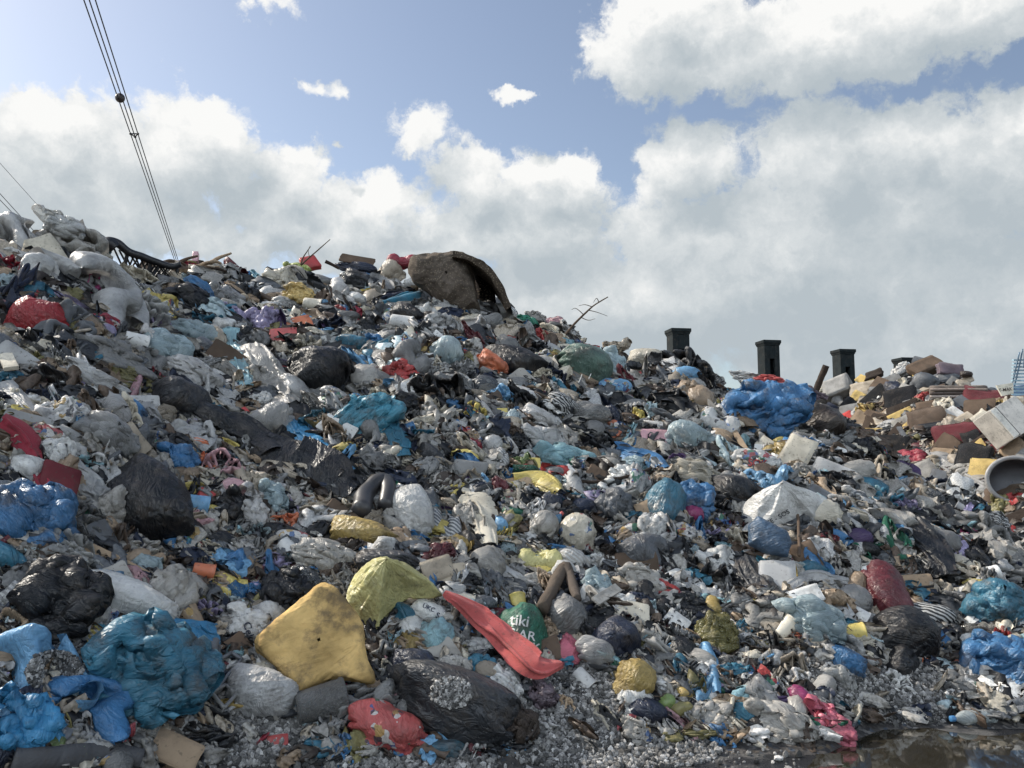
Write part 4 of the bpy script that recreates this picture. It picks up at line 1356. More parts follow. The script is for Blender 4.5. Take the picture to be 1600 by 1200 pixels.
# ------------------------------------------------------------------ the things one can point at, read off the photograph
# code  x y w h rot colour | short name | where or how
ROWS = '''
ds 30 386 100 76 -12 pale | big white sack | bulging at the top of the heap above the hanging white bag
ds 108 388 84 66 10 dirty | peaked white bag | standing on the crest between the big white sack and the burnt frame
cb 92 356 62 34 0 white | clear film puff | blown up behind the peaked white bag on the crest
ds 142 458 160 104 -16 pale | long dirty white sack | stretched below the crest above the dark hollow
cf 216 500 74 76 -30 white | wrinkled clear bag | at the lower end of the long dirty white sack
bg 58 440 42 62 -80 white | hanging white bag | under the big white sack above the red snack packet
fm 243 513 34 60 -50 lilac | lilac tinted film | trailing beneath the wrinkled clear bag
dc 92 520 100 90 -10 slate | slate blue cloth | filling the dark hollow under the long dirty white sack
cl 12 480 50 130 80 navy | navy hanging cloth | at the edge of the heap beside the red snack packet
pl 60 556 40 18 28 beige | pale shoe sole | lying under the red snack packet
bg 156 390 26 18 -10 teal | small teal bag | tucked beside the burnt metal frame on the crest
fm 226 446 76 32 -22 cream | cream torn film | running down from the burnt metal frame
bg 308 459 46 28 -15 blue | ridge blue bag | half buried below the brushwood on the ridge
cb 350 470 52 36 -8 pale | milky swirl bag | beside the ridge blue bag
bg 290 472 66 40 -10 black | black bag with red scrap | under the ridge blue bag
bg 372 497 56 36 -15 lilac | pale lilac bag | below the milky swirl bag
bg 382 466 46 30 -10 black | small black bag | at the ridge between the milky swirl bag and the cream lace bag
cl 334 512 66 32 -22 teal | teal wrinkled cloth | across the slope below the black bag with red scrap
cb 304 530 78 42 -6 ice | ice grey bag | full and translucent under the teal wrinkled cloth
cb 262 552 72 46 -20 ice | clear food tray bag | between the lilac tinted film and the ice grey bag
bg 176 562 108 44 -4 grey | grey crumpled bundle | along the foot of the dark hollow
bg 197 594 78 30 -6 olive | olive yellow bag | flattened below the grey crumpled bundle
bg 146 598 84 32 -14 pale | pale crumpled film | left of the olive yellow bag and above the black flat bag
bg 302 588 78 40 -16 print | pinkish grey bag | below the clear food tray bag
dk 70 604 110 56 -6 black | black flat bag | at the edge of the heap below the pale shoe sole
bg 465 424 38 22 8 lime | lime green bag | on the ridge beside the dry twigs
pl 485 414 20 20 30 red | red plastic shard | standing behind the lime green bag on the ridge
cd 558 407 44 13 -3 brown | brown board end | lying across the skyline of the ridge
bg 556 420 58 20 -6 navy | dark ridge bag | under the brown board end
bg 629 411 42 24 4 crimson | crimson bag | wedged against the rolled carpet on the ridge
bg 612 431 36 34 -30 beige | beige ridge bag | below the crimson bag
sb 564 448 60 34 -8 charcoal | charcoal sack | under the dark ridge bag
bg 436 444 48 36 0 cream | cream lace bag | beside the yellow ridge bag
bg 471 465 50 32 -8 gold | yellow ridge bag | bright and rounded below the lime green bag
bg 444 481 46 26 0 pale | pale grey ridge bag | under the yellow ridge bag
bg 528 457 30 32 -30 print | pinkish white bag | between the yellow ridge bag and the charcoal sack
rd 556 470 28 22 -10 white | small white ridge bag | below the charcoal sack
bg 687 475 24 18 0 white | white lump bag | just under the rolled carpet
rd 690 491 30 18 0 cream | cream lump bag | beneath the white lump bag
bg 656 487 36 24 0 white | white ridge heap bag | between the teal cloth roll and the black wedge bag
bg 687 508 44 30 -10 pale | grey white bag | below the cream lump bag
sk 640 500 60 38 -20 black | black wedge bag | under the teal cloth roll
tb 628 509 30 22 -10 white | white tub | lying in front of the black wedge bag
dr 743 518 62 48 -24 print | wedge shaped pale bag | pinkish white beside the grey white bag
rd 780 493 46 32 0 white | round white ridge bag | at the foot of the rolled carpet
bg 415 510 42 46 -30 lilac | lilac pouch bag | beside the orange plastic shards
pl 468 514 34 26 25 orange | upright orange shard | above the beige white bundle
pl 442 526 34 18 15 coral | flat orange shard | beside the upright orange shard
bg 494 532 46 26 -8 cream | beige white bundle | below the upright orange shard
bg 589 537 36 24 -10 blue | small blue bag | on the dark slope below the white tub
sk 488 592 100 88 170 black | big black sack | slumped in the upper slope above the blue teal bag
dc 530 565 86 30 -22 beige | beige arched cloth | lying over the pale dirty bag
bg 560 596 72 54 -18 dirty | pale dirty bag | resting against the big black sack
bg 646 566 58 48 -40 grey | grey crumple bag | beside the grey curved film
cb 698 560 56 48 -40 ice | grey teal crumple | beside the grey crumple bag
bg 766 576 50 38 -14 orange | burnt orange ring bag | open like a ring near the middle of the slope
bg 706 603 56 28 -18 grey | dark grey wad | under the grey teal crumple
dk 692 628 112 76 -22 black | black slope tarp | spread under the dark grey wad
bg 726 554 14 12 0 red | small red scrap bag | above the burnt orange ring bag
bg 464 622 66 36 -35 pale | long pale roll bag | below the big black sack
sk 906 582 82 70 165 sage | sage green sack | with white strings hanging over it below the ridge
cb 954 577 44 54 -70 ice | clear grey bag | pressed against the sage green sack
rd 1010 566 54 34 -8 cream | cream round bag | near the ridge beside the black ridge tarp
bg 964 542 42 22 0 beige | beige ridge bundle | above the clear grey bag
dk 1070 580 110 70 -32 charcoal | black ridge tarp | sliding down the ridge in front of the dark pillar
bg 1070 589 44 24 -8 skyblue | sky blue bag | tucked under the black ridge tarp
bg 822 506 42 20 -20 emerald | emerald bag | twisted on the ridge below the rolled carpet
bg 868 509 30 20 0 pink | pink ridge bag | below the bare branch on the ridge
bg 838 502 40 24 0 dirty | dirty ridge bag | between the emerald bag and the pink ridge bag
sb 1192 656 142 84 -158 blue | huge blue sack | bulging on the right shoulder of the heap
sk 805 572 90 50 -8 black | black bulge bag | beside the sage green sack
cl 865 594 34 52 -70 navy | navy rag | hanging down in front of the sage green sack
rd 988 638 46 24 -5 grey | grey smooth bag | below the clear grey bag
bg 998 656 26 26 -40 yellow | yellow flat bag | next to the teal printed bag
pb 1024 652 32 32 -30 ice | teal printed bag | beside the yellow flat bag
dk 1052 636 78 52 -35 black | black draped film | below the sky blue bag
bg 1084 622 48 62 -60 tan | tan wrinkled bag | under the sky blue bag
pb 1122 664 56 40 -20 white | white printed bag | against the foot of the huge blue sack
cb 1076 691 74 46 -14 ice | frosty rounded bag | below the black draped film
bg 842 660 66 34 -16 print | pinkish white lump | below the black bulge bag
bg 846 691 76 38 -20 pale | pale stretched bag | under the pinkish white lump
rd 818 625 62 34 -14 pale | pale oval bag | beneath the black bulge bag
st 874 638 58 38 -16 black | black striped bag | below the navy rag
cb 922 655 58 40 0 grey | grey ring film | beside the black striped bag
bg 952 655 26 34 -60 navy | small navy bag | between the grey ring film and the yellow flat bag
cb 880 721 90 46 -10 cyan | cyan film bag | torn and pale above the yellow draped film
cl 1074 719 52 22 -15 purple | dark purple rag | below the frosty rounded bag
pb 812 724 32 28 0 lettuce | light green printed bag | beside the cyan film bag
pl 843 710 14 18 20 orange | orange stub | between the light green printed bag and the cyan film bag
bx 1022 687 36 20 -5 pink | pink carton | above the blue draped sheet
sk 1036 795 56 70 70 teal | teal tied sack | gathered at the neck under the brown twist
sb 1082 788 58 54 -30 blue | rounded blue sack | next to the teal tied sack
rd 1076 808 36 36 0 magenta | magenta bag | squeezed below the rounded blue sack
cb 1086 750 80 46 -16 cream | beige clear bag | above the rounded blue sack
pb 996 764 36 66 80 pale | white and cyan bag | hanging beside the teal tied sack
bg 1030 757 34 24 10 tan | brown twist | knotted over the teal tied sack
sk 1145 777 76 56 -20 black | black sack by the printed sack | beside the sky blue sack
cb 1128 790 36 32 -20 tan | tan clear bag | under the black sack by the printed sack
dc 898 829 84 66 -18 black | black folded cloth | above the dark gathered sack
pb 902 845 60 60 -30 cream | cream printed bag | with green and red print under the black folded cloth
bg 842 831 46 56 60 dirty | dirty upright bag | beside the cream printed bag
bg 842 876 60 34 8 lemon | yellow white bag | below the dirty upright bag
st 898 885 62 40 -15 dirty | grey striped bag | beside the yellow white bag
sk 1000 868 88 58 175 slate | dark gathered sack | shining with radial folds in the lower slope
bg 1118 884 62 42 -8 white | crumpled white bag | with a dark red mark below the tan clear bag
bg 1004 914 72 46 -8 dirty | dirty white bundle | under the dark gathered sack
ch 1098 912 78 76 -48 charcoal | charcoal long bag | beside the crumpled white bag
bg 1112 957 30 34 -60 mustard | mustard bag end | at the lower end of the charcoal long bag
rd 911 914 16 15 0 white | white ball | by the bent grey log
pl 1117 822 26 22 0 pale | grey plastic lid | below the tan clear bag
bx 1242 718 34 52 55 cream | cream drink carton | with pink print below the huge blue sack
sb 1200 758 66 48 -15 skyblue | sky blue sack | above the large white printed sack
ch 1278 730 62 46 -40 grey | grey slack film | beside the cream drink carton
bg 1331 744 60 30 12 dirty | arched yellowish bag | below the black shoulder sheet
cd 1285 781 44 26 -42 slate | dark slate panel | beside the large white printed sack
bg 1428 724 46 30 -30 crimson | crimson packet | on the far shoulder beneath the far pile
dk 1340 730 92 40 -28 black | black shoulder sheet | above the arched yellowish bag
bg 1348 692 58 30 -25 brown | brown leather bag | below the dark brown cone bag
sk 1284 668 60 56 -70 darkbrown | dark brown cone bag | behind the huge blue sack
bg 1243 646 40 32 -20 navy | deep blue bag | behind the huge blue sack on the shoulder
bg 1515 744 46 26 -10 dirty | far white bag | above the long grey film near the grey tub ring
bg 1564 796 34 28 -50 olive | olive bag | below the long pale plank
bl 1581 836 22 22 0 red | red ball | at the edge below the olive bag
bg 1364 766 56 24 -20 teal | dark teal bag | under the arched yellowish bag
pb 1420 764 42 32 -20 pale | blue and red printed bag | below the crimson packet
ds 1366 834 88 58 -24 pale | big pale film bag | right of the large white printed sack
cl 1285 843 46 22 5 maroon | maroon rag | under the large white printed sack
cb 1388 868 36 14 0 skyblue | flattened blue bottle | under the big pale film bag
dr 1530 840 96 66 -40 grey | dusty grey sheet | across the far shoulder above the white cup
tb 1530 903 40 18 4 white | white cup | lying near the edge above the teal edge sack
sb 1564 958 84 66 -20 teal | teal edge sack | slumped at the edge of the heap
bg 1372 942 66 88 -70 maroon | maroon bag | with torn cardboard stuck on it
cd 1362 912 46 52 -30 beige | torn beige cardboard | stuck on the maroon bag
pl 1214 906 44 40 -10 pale | grey plastic dish | beside the mustard wire
cb 1262 972 96 56 -35 ice | clear bag of food scraps | pale blue above the gravel at the foot
bx 1248 940 56 22 12 white | white tray carton | behind the clear bag of food scraps
tb 1228 985 28 24 40 cream | paper cup with red dot | beside the clear bag of food scraps
sk 1400 1006 104 74 -150 black | black sack with blue edge | near the foot above the gravel bank
bg 1450 1006 40 70 -60 blue | blue bag rim | wrapped round the black sack with blue edge
bg 1333 1000 50 20 -4 cream | white shoe shaped bag | beside the black sack with blue edge
cd 1462 1040 36 12 -18 orange | orange splinter | below the black sack with blue edge
sb 1568 1056 92 78 -165 blue | large blue sack at the edge | standing by the wet ground
rd 1526 1062 42 34 -10 pale | white tied ball bag | against the large blue sack at the edge
cl 1230 1052 54 66 -50 beige | muddy beige cloth | hanging above the pink torn bag
rk 1288 1074 30 28 0 concrete | grey stone lump | between the muddy beige cloth and the gravel bank
bg 1222 1138 92 56 -14 dirty | dirty white foot bag | at the very foot by the water
bg 1296 1132 70 38 -38 rose | pink torn bag | at the water's edge
bg 1254 1100 26 44 -60 magenta | magenta torn strip bag | above the dirty white foot bag
bg 1152 1114 52 30 -20 teal | teal twisted bag | near the foot beside the dirty white foot bag
sk 818 998 66 92 -72 green | green bag with white lettering | standing beside the long red cloth
bg 889 1024 38 60 78 rose | pinkish red bag | right of the green bag with white lettering
pl 868 1028 34 14 52 emerald | green plastic bar | between the green bag with white lettering and the pinkish red bag
sk 884 968 58 72 110 grey | grey gathered bag | under the bent grey log
bg 857 992 40 42 0 tan | muddy ball bag | beside the green bag with white lettering
pl 868 977 22 12 -28 orange | orange rind | on the muddy ball bag
cb 930 1030 52 50 0 pale | clear bag with cup | right of the pinkish red bag
sk 964 1006 64 66 -45 navy | dark folded sack | above the mustard sack at the foot
ch 984 1012 40 66 -60 olive | olive film edge | lining the dark folded sack
sk 986 1068 62 58 130 mustard | mustard sack at the foot | resting on the gravel fan
cl 1030 1026 62 84 -70 dirty | grey hanging rags | between the mustard sack at the foot and the yellow lined bag
vg 1040 1102 30 26 0 lettuce | rotten green cabbage | in the spilled food below the grey hanging rags
vg 1062 1112 34 24 20 olive | olive vegetable heap | beside the rotten green cabbage
vg 1068 1086 26 20 -10 mustard | brownish fruit | above the olive vegetable heap
pl 1104 1116 32 9 16 yellow | yellow peel strip | beside the olive vegetable heap
bg 1072 950 78 36 -8 black | black squat bag | under the white arched rag
cb 1120 998 60 58 -30 olive | yellow lined bag | clear and full of bread crusts
bg 844 1092 44 42 -40 mauve | mauve bag | below the end of the long red cloth
md 806 1138 58 52 0 darkbrown | dark mud lump | beside the huge black foot sack
tb 719 940 36 20 -4 cream | small cream pot | behind the long red cloth
tb 757 942 30 14 -3 white | small white bottle neck | beside the small cream pot
bg 752 967 48 36 -20 ice | pale blue bag | above the long red cloth
rd 669 959 60 42 -12 white | white bag with small print | under the edge of the yellow draped bag
sk 679 994 50 52 80 cyan | teal gathered ball | below the white bag with small print
sk 645 1044 88 48 -6 navy | navy bag under brown strap | above the huge black foot sack
cl 650 1012 74 36 -10 tan | brown torn strap cloth | over the navy bag under brown strap
dr 598 1024 58 58 -60 grey | grey limp film | beside the yellow foam slab
cf 604 1066 56 34 20 white | bright clear bag | at the lower corner of the yellow foam slab
cf 552 1122 142 78 28 pale | clear sheet with blue label | stretched below the yellow foam slab
sk 702 1112 186 108 -8 charcoal | huge black foot sack | with gravel spilled on top
pb 602 1148 104 66 -6 coral | orange printed ball bag | at the bottom below the clear sheet with blue label
tb 500 1104 60 46 20 grey | grey clear ring | under the yellow foam slab
rd 410 1087 94 62 -6 pale | rounded white bag | left of the yellow foam slab on the gravel
bg 448 940 68 80 85 black | black crumpled sack | above the yellow foam slab
bg 722 1040 34 36 40 cream | pale shell scrap | below the long red cloth
bg 751 1048 50 36 -10 teal | dark teal bag by the red cloth | above the huge black foot sack
rd 196 946 118 62 -4 white | fat white bag | lying above the blue crumpled sheet
bg 268 934 58 76 -70 dirty | dirty clear standing bag | beside the fat white bag
sb 90 950 108 96 -40 black | black bag by the gravel | above the gravel heap
dr 58 984 92 76 30 tan | brown film bag | above the torn blue tarp
sb 232 1066 162 126 -168 teal | big teal blue sack | in the near corner of the heap
bg 383 988 72 58 -18 white | white bag with blue print | at the end of the blue crumpled sheet
fm 322 966 62 46 -40 lilac | pale lilac strip | above the blue crumpled sheet
ds 44 1066 150 120 -10 skyblue | torn blue tarp | covering the near corner round the gravel heap
ds 128 1112 170 84 8 blue | blue tarp fold | below the gravel heap in the near corner
bg 22 1138 96 84 20 bright | crushed blue bag | at the corner under the torn blue tarp
ds 206 1008 96 50 -6 aqua | aqua torn bag mouth | above the big teal blue sack
dk 300 1160 110 44 10 charcoal | black sodden tarp | flat on the ground below the big teal blue sack
bg 104 1172 48 28 -8 lettuce | green white wrapper | on the ground below the torn blue tarp
cd 236 1158 70 44 -30 brown | brown plastic corner | below the big teal blue sack
st 18 950 44 46 -20 grey | grey striped edge bag | beside the black bag by the gravel
bg 12 1150 44 110 80 navy | dark blue corner bag | at the bottom corner of the heap
pb 92 665 62 58 -60 print | green and white printed bag | beside the grey stretched strap
cb 160 688 86 58 -12 pale | clear rounded bag | right of the green and white printed bag
sk 276 638 78 68 -110 charcoal | dark sack with orange peel | above the pale tongue bag
rd 280 648 20 34 70 tan | orange brown peel | stuck on the dark sack with orange peel
bg 304 688 70 36 -10 pale | pale tongue bag | below the dark sack with orange peel
bg 270 724 62 52 -40 blue | long slate blue bag | below the pale tongue bag
bg 190 726 52 34 -10 cream | cream wrapped bag | above the black round sack
fm 214 744 46 24 -15 bright | bright blue scrap | beside the cream wrapped bag
dc 346 738 52 66 -65 pink | pink cloth | hanging below the black long bag
sk 232 796 122 96 -30 black | black round sack | in the middle of the near slope
sb 46 820 106 86 -8 blue | bright blue sack | at the edge below the maroon box
fm 40 782 86 36 -14 pale | pale film cap | lying over the bright blue sack
cf 118 820 62 60 -50 grey | grey clear film | beside the bright blue sack
bg 178 802 58 62 60 dirty | tan white bag | against the black round sack
tb 306 792 28 26 0 skyblue | sky blue ring pot | beside the black round sack
pl 318 780 20 22 -20 red | red plastic corner | above the sky blue ring pot
bg 357 800 46 60 -60 black | black narrow bag | beside the sky blue ring pot
bg 392 798 62 44 -40 print | pinkish grey long bag | beside the black narrow bag
bx 162 852 52 24 46 slate | dark grey block | below the black round sack
cf 106 868 70 56 -20 white | clear crumpled veil | below the bright blue sack
fm 222 868 58 44 -70 dirty | cream hanging film | below the black round sack
fm 318 866 70 38 -20 cream | cream flat film | above the small blue wrap
bg 362 886 38 38 -50 blue | small blue wrap | beside the cream flat film
cd 186 890 90 26 -14 tan | tan cardboard strip | above the fat white bag
tb 317 895 26 20 0 orange | clay orange pot | below the cream flat film
bx 88 765 42 48 -4 maroon | maroon box | beside the crinkled red cloth
cb 428 666 54 62 60 pale | milky clear bag | beside the torn blue bag
pl 528 672 48 24 -26 white | white foam tray | in the mouth of the torn blue bag
sb 570 662 112 62 -150 aqua | blue teal bag | gathered at one end above the black triangle cloth
bg 624 636 58 38 -8 black | small black sack | above the blue teal bag
bg 684 657 60 48 -38 dirty | greyish cream bag | beside the small black sack
bg 738 698 28 20 -20 crimson | crimson scrap bag | beside the pale pouch bag
bg 767 698 32 28 0 pale | pale pouch bag | beside the crimson scrap bag
bg 728 717 46 24 -8 yellow | yellow crushed bag | above the grey plastic box
bx 731 741 46 28 -4 grey | grey plastic box | under the yellow crushed bag
bg 721 766 50 18 6 yellow | yellow ribbon bag | below the grey plastic box
rd 642 808 64 84 -60 white | smooth white egg bag | big and round in the middle of the slope
sk 570 836 94 40 -8 mustard | mustard sack | left of the smooth white egg bag
bg 508 873 92 46 -12 dirty | grey white long bag | below the mustard sack
sk 608 882 98 38 -4 charcoal | black low bag | above the yellow draped bag
cb 424 786 54 50 -20 ice | ice clear bag | beside the tan fan cloth
dc 500 808 106 46 16 beige | tan fan cloth | left of the mustard sack
pb 468 846 62 22 -10 print | red printed wrapper | under the tan fan cloth
rd 780 824 26 32 0 skyblue | round blue bag | beside the cream draped cloth
st 694 830 46 60 0 slate | dark net bag | beside the smooth white egg bag
bg 764 890 62 66 58 dirty | whitish bottle shaped bag | above the small cream pot
dk 645 750 46 44 -50 charcoal | black triangle cloth | below the blue teal bag
bg 560 672 30 20 -30 crimson | red lining scrap | in the folds of the blue teal bag
bg 730 820 40 60 -80 dirty | dusty hanging bag | beside the cream draped cloth
bg 958 800 60 60 -30 slate | slate grey slope bag | beside the teal tied sack
bg 850 950 30 26 20 mauve | dusky mauve bag | by the foot of the bent grey log
pb 1180 728 66 34 -8 white | red lettered white bag | above the sky blue sack
cl 560 720 60 40 -40 charcoal | charcoal rag | beneath the blue teal bag
'''

RIBBONS = [
    # name, category, points, colour, label, options
    ('plastic_sheet', 'plastic sheet', [(-20, 590, 34), (30, 640, 30), (70, 690, 26), (110, 735, 30), (142, 775, 44)], 'pale', 'grey stretched strap|of film pulled tight beside the crinkled red cloth', dict(folds=2.5, amp=.12)),
    ('discarded_cloth', 'cloth', [(-10, 672, 46), (26, 690, 46), (48, 735, 30), (70, 778, 40), (100, 790, 26)], 'crimson', 'crinkled red cloth|hanging at the edge above the bright blue sack', dict(mat='fabric')),
    ('plastic_sheet', 'plastic sheet', [(360, 520, 26), (362, 548, 30), (372, 580, 36), (384, 612, 22)], 'cyan', 'teal film tail|hanging down beside the long white drape', {}),
    ('plastic_sheet', 'plastic sheet', [(392, 545, 40), (410, 575, 52), (430, 612, 60), (446, 645, 40)], 'dirty', 'long white drape|of torn film beside the big black sack', dict(folds=5)),
    ('plastic_sheet', 'plastic sheet', [(300, 596, 30), (262, 618, 34), (232, 640, 30), (240, 676, 22)], 'pale', 'pale looped film|draped beside the dark sack with orange peel', {}),
    ('plastic_sheet', 'plastic sheet', [(572, 548, 32), (600, 562, 36), (616, 590, 34), (622, 622, 22)], 'grey', 'grey curved film|arching beside the pale dirty bag', {}),
    ('rolled_cloth', 'cloth', [(600, 481, 16), (632, 473, 20), (668, 464, 20), (704, 458, 22)], 'teal', 'teal cloth roll|lying across the ridge under the rolled carpet', dict(mat='fabric', arch=.6)),
    ('plastic_sheet', 'tarp', [(296, 640, 40), (345, 668, 56), (395, 690, 60), (432, 722, 50)], 'black', 'black long bag|stretched down towards the black spread sheet', dict(mat='sackfilm', arch=.35)),
    ('crumpled_tarp', 'tarp', [(405, 705, 60), (450, 725, 96), (500, 745, 96), (552, 780, 50)], 'black', 'black spread sheet|across the slope under the torn blue bag', dict(mat='sackfilm', amp=.1, arch=.15)),
    ('plastic_bag', 'plastic bag', [(448, 652, 20), (468, 684, 40), (500, 706, 36), (530, 726, 26), (546, 738, 14)], 'bright', 'torn blue bag|spilling paper down the slope', {}),
    ('plastic_bag', 'plastic bag', [(604, 655, 40), (622, 690, 34), (626, 716, 24)], 'teal', 'teal film flap|falling from the blue teal bag', {}),
    ('plastic_bag', 'plastic bag', [(800, 752, 14), (830, 754, 34), (852, 760, 40), (876, 776, 16)], 'yellow', 'yellow draped film|spread like a star below the cyan film bag', dict(arch=.35)),
    ('plastic_sheet', 'plastic sheet', [(962, 708, 30), (990, 716, 36), (1020, 726, 34), (1040, 742, 24)], 'blue', 'blue draped sheet|above the beige clear bag', {}),
    ('discarded_cloth', 'cloth', [(720, 786, 46), (744, 796, 56), (756, 828, 40), (764, 862, 26)], 'cream', 'cream draped cloth|hanging beside the smooth white egg bag', dict(mat='fabric')),
    ('discarded_cloth', 'cloth', [(1026, 926, 16), (1050, 906, 22), (1080, 908, 24), (1098, 934, 18)], 'white', 'white arched rag|over the black squat bag', dict(mat='fabric', arch=.4)),
    ('plastic_sheet', 'plastic sheet', [(1452, 706, 26), (1476, 730, 34), (1510, 756, 46), (1552, 780, 40)], 'pale', 'long grey film|running down beside the grey tub ring', dict(mat='clearfilm', folds=5)),
    ('crumpled_tarp', 'tarp', [(1398, 788, 24), (1420, 822, 44), (1450, 860, 50), (1472, 904, 30)], 'black', 'black strip tarp|falling diagonally down the far slope', dict(mat='sackfilm')),
    ('discarded_cloth', 'cloth', [(684, 938, 10), (722, 964, 26), (766, 998, 40), (804, 1034, 46), (834, 1060, 38), (872, 1056, 10)], 'coral', 'long red cloth|stretched from the yellow draped bag to the gravel fan', dict(mat='fabric', arch=.20, lift=.15, folds=3.2, amp=.34, slack=1.65)),
    ('plastic_sheet', 'plastic sheet', [(186, 985, 20), (236, 990, 46), (290, 1002, 54), (346, 1006, 50)], 'bright', 'blue crumpled sheet|under the fat white bag', dict(amp=.14)),
    ('plastic_sheet', 'plastic sheet', [(1100, 1010, 18), (1106, 1036, 24), (1114, 1062, 20), (1118, 1088, 12)], 'skyblue', 'blue grey twisted strip|hanging beside the yellow lined bag', dict(arch=.5)),
    ('plastic_sheet', 'plastic sheet', [(1500, 805, 20), (1530, 830, 36), (1556, 862, 46), (1590, 880, 40)], 'dirty', 'dusty creased film|above the white cup', dict(folds=5)),
    ('plastic_sheet', 'plastic sheet', [(1160, 876, 36), (1176, 905, 44), (1200, 940, 40), (1212, 970, 24)], 'charcoal', 'dark limp bag|hanging above the paper cup with red dot', dict(mat='sackfilm')),
    ('plastic_sheet', 'plastic sheet', [(1228, 930, 20), (1262, 908, 24), (1300, 912, 22), (1340, 920, 16)], 'pale', 'grey wavy film|behind the white tray carton', {}),
    ('plastic_sheet', 'plastic sheet', [(1300, 690, 14), (1336, 722, 22), (1390, 756, 24), (1440, 800, 22)], 'dirty', 'fine dusty drape|running down the far shoulder', dict(folds=5)),
    ('plastic_sheet', 'plastic sheet', [(980, 982, 16), (1010, 1000, 22), (1024, 1030, 24), (1030, 1064, 16)], 'dirty', 'grey torn veil|beside the dark folded sack', dict(mat='clearfilm')),
]

rnd = random.Random(5)


def split_label(s):
    a, b = s.split('|')
    return a.strip(), (a.strip() + ' ' + b.strip())


BYNAME = {}
for row in ROWS.strip().splitlines():
    a, short, rest = [x.strip() for x in row.split('|')]
    f = a.split()
    k, x, y, w, h, r, c = f[0], *map(float, f[1:6]), f[6]
    if 45 < abs(r) < 135:                     # w and h are the width and height seen in the picture
        w, h = h, w
    col = shade(PAL[c], rnd.uniform(0.88, 1.1))
    o = lay(k, x, y, w * 1.14, h * 1.20, r, col, short + ' ' + rest, lift=0.30, mat='clearfilm' if short == 'grey clear ring' else None)
    BYNAME[short] = o
    LANDMARKS.append((short, x, y, max(w, h) / 2))
    HEROES.append((x, y, w / 2, h / 2, r))
for i, (nm, ct, pts, c, lab, op) in enumerate(RIBBONS):
    short, full = split_label(lab)
    BYNAME[short] = ribbon(nm, ct, pts, PAL[c], full, seed=i, **op)
    q = np.array(pts, float)
    LANDMARKS.append((short, *q[len(q) // 2, :2], float(q[:, 2].mean())))
    for s in smooth_line(q, 8):
        HEROES.append((s[0], s[1], s[2] * 0.5, s[2] * 0.5, 0))


# ---- big special pieces
slab_poly = [(505, 929), (518, 932), (536, 950), (556, 974), (566, 998), (568, 1030), (576, 1056), (583, 1066), (580, 1080), (566, 1086), (540, 1078), (516, 1075), (496, 1086), (478, 1098), (464, 1102), (454, 1090), (440, 1066), (420, 1046), (402, 1030), (404, 1010), (418, 998), (446, 978), (470, 956), (490, 936)]
slab = pad('foam_slab', slab_poly, 0.22, (.70, .47, .19), 'foamrubber', lean=0.75, lift=1.0, rough=0.036, sharp=14, seed=8, fold=0.02)
tag(slab, 'yellow foam slab with broken corners leaning in the front of the heap', 'foam slab')
LANDMARKS.append(('yellow foam slab', 492, 1015, 80))
HEROES.append((492, 1012, 85, 80, 0))

yd = pad('plastic_bag', [(540, 955), (546, 928), (556, 906), (574, 889), (606, 885), (640, 895), (668, 913), (694, 938), (664, 942), (636, 944), (614, 958), (600, 980), (588, 1002), (570, 996), (552, 976)], 0.30, PAL['lemon'], 'film', lean=.5, lift=.25, rough=.012, seed=24, tent=(606, 912), pleats=.06)
tag(yd, 'yellow draped bag spread above the yellow foam slab', 'plastic bag')
LANDMARKS.append(('yellow draped bag', 610, 925, 70))
HEROES.append((612, 922, 70, 40, -10))
HEROES.append((572, 965, 26, 40, 0))

wp = pad('plastic_bag', [(1156, 826), (1160, 800), (1180, 786), (1206, 780), (1230, 765), (1254, 782), (1302, 794), (1306, 814), (1288, 836), (1262, 828), (1246, 846), (1206, 862), (1170, 846)], 0.34, PAL['white'], 'film', lean=.55, lift=.3, rough=.012, seed=31, tent=(1226, 792), pleats=.07, waves=1.3)
tag(wp, 'large white printed sack peaked and crumpled in the lower slope', 'plastic bag')
BYNAME['large white printed sack'] = wp
LANDMARKS.append(('large white printed sack', 1225, 810, 70))
HEROES.append((1228, 812, 74, 46, -5))

# rolled carpet on the ridge
cp = bpy.data.objects.new('rolled_carpet', None)
COL.objects.link(cp)
P0, _ = cast([716], [470])
cp.location = P0[0]
tag(cp, 'thick brown patterned carpet folded over on the ridge of the heap', 'carpet')
bpy.context.view_layer.update()
Pc = P0[0]
Nc = np.array([0.05, -0.9, 0.4])
Nc /= np.linalg.norm(Nc)
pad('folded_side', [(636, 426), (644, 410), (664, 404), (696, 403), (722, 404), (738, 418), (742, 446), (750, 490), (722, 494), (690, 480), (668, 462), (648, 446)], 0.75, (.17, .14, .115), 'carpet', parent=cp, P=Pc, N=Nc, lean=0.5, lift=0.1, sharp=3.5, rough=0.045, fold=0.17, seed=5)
dist = np.linalg.norm(Pc - np.array([0, 0, EYE]))
arch = smooth_line(np.array([(714, 405), (734, 408), (756, 420), (774, 440), (788, 462), (801, 490)], float), 40)
D = pix_dir(arch[:, 0], arch[:, 1])
base = D * (dist / 1.0) + np.array([0, 0, EYE])
rows = []
th = 0.085
Tn = np.gradient(base, axis=0)
Tn /= np.linalg.norm(Tn, axis=1, keepdims=True)
fw = np.array([0.05, 1.0, 0.0])
out = np.cross(Tn, fw)
out /= np.linalg.norm(out, axis=1, keepdims=True)
if out[10, 2] < 0:
    out = -out
prof = [(0, -0.45), (0.3, -0.45), (1, -0.43), (1, 0.0), (1, 0.5), (0, 0.5), (-0.05, 0.0)]
V = []
for k, (u_, v_) in enumerate(prof):
    V.append(base - out * th * (1 - u_) + fw * v_)
V = np.stack(V, 1).reshape(-1, 3)
V = V + 0.07 * vn(V * 2.2) + 0.03 * vn(V * 5) + 0.012 * vn(V * 11)
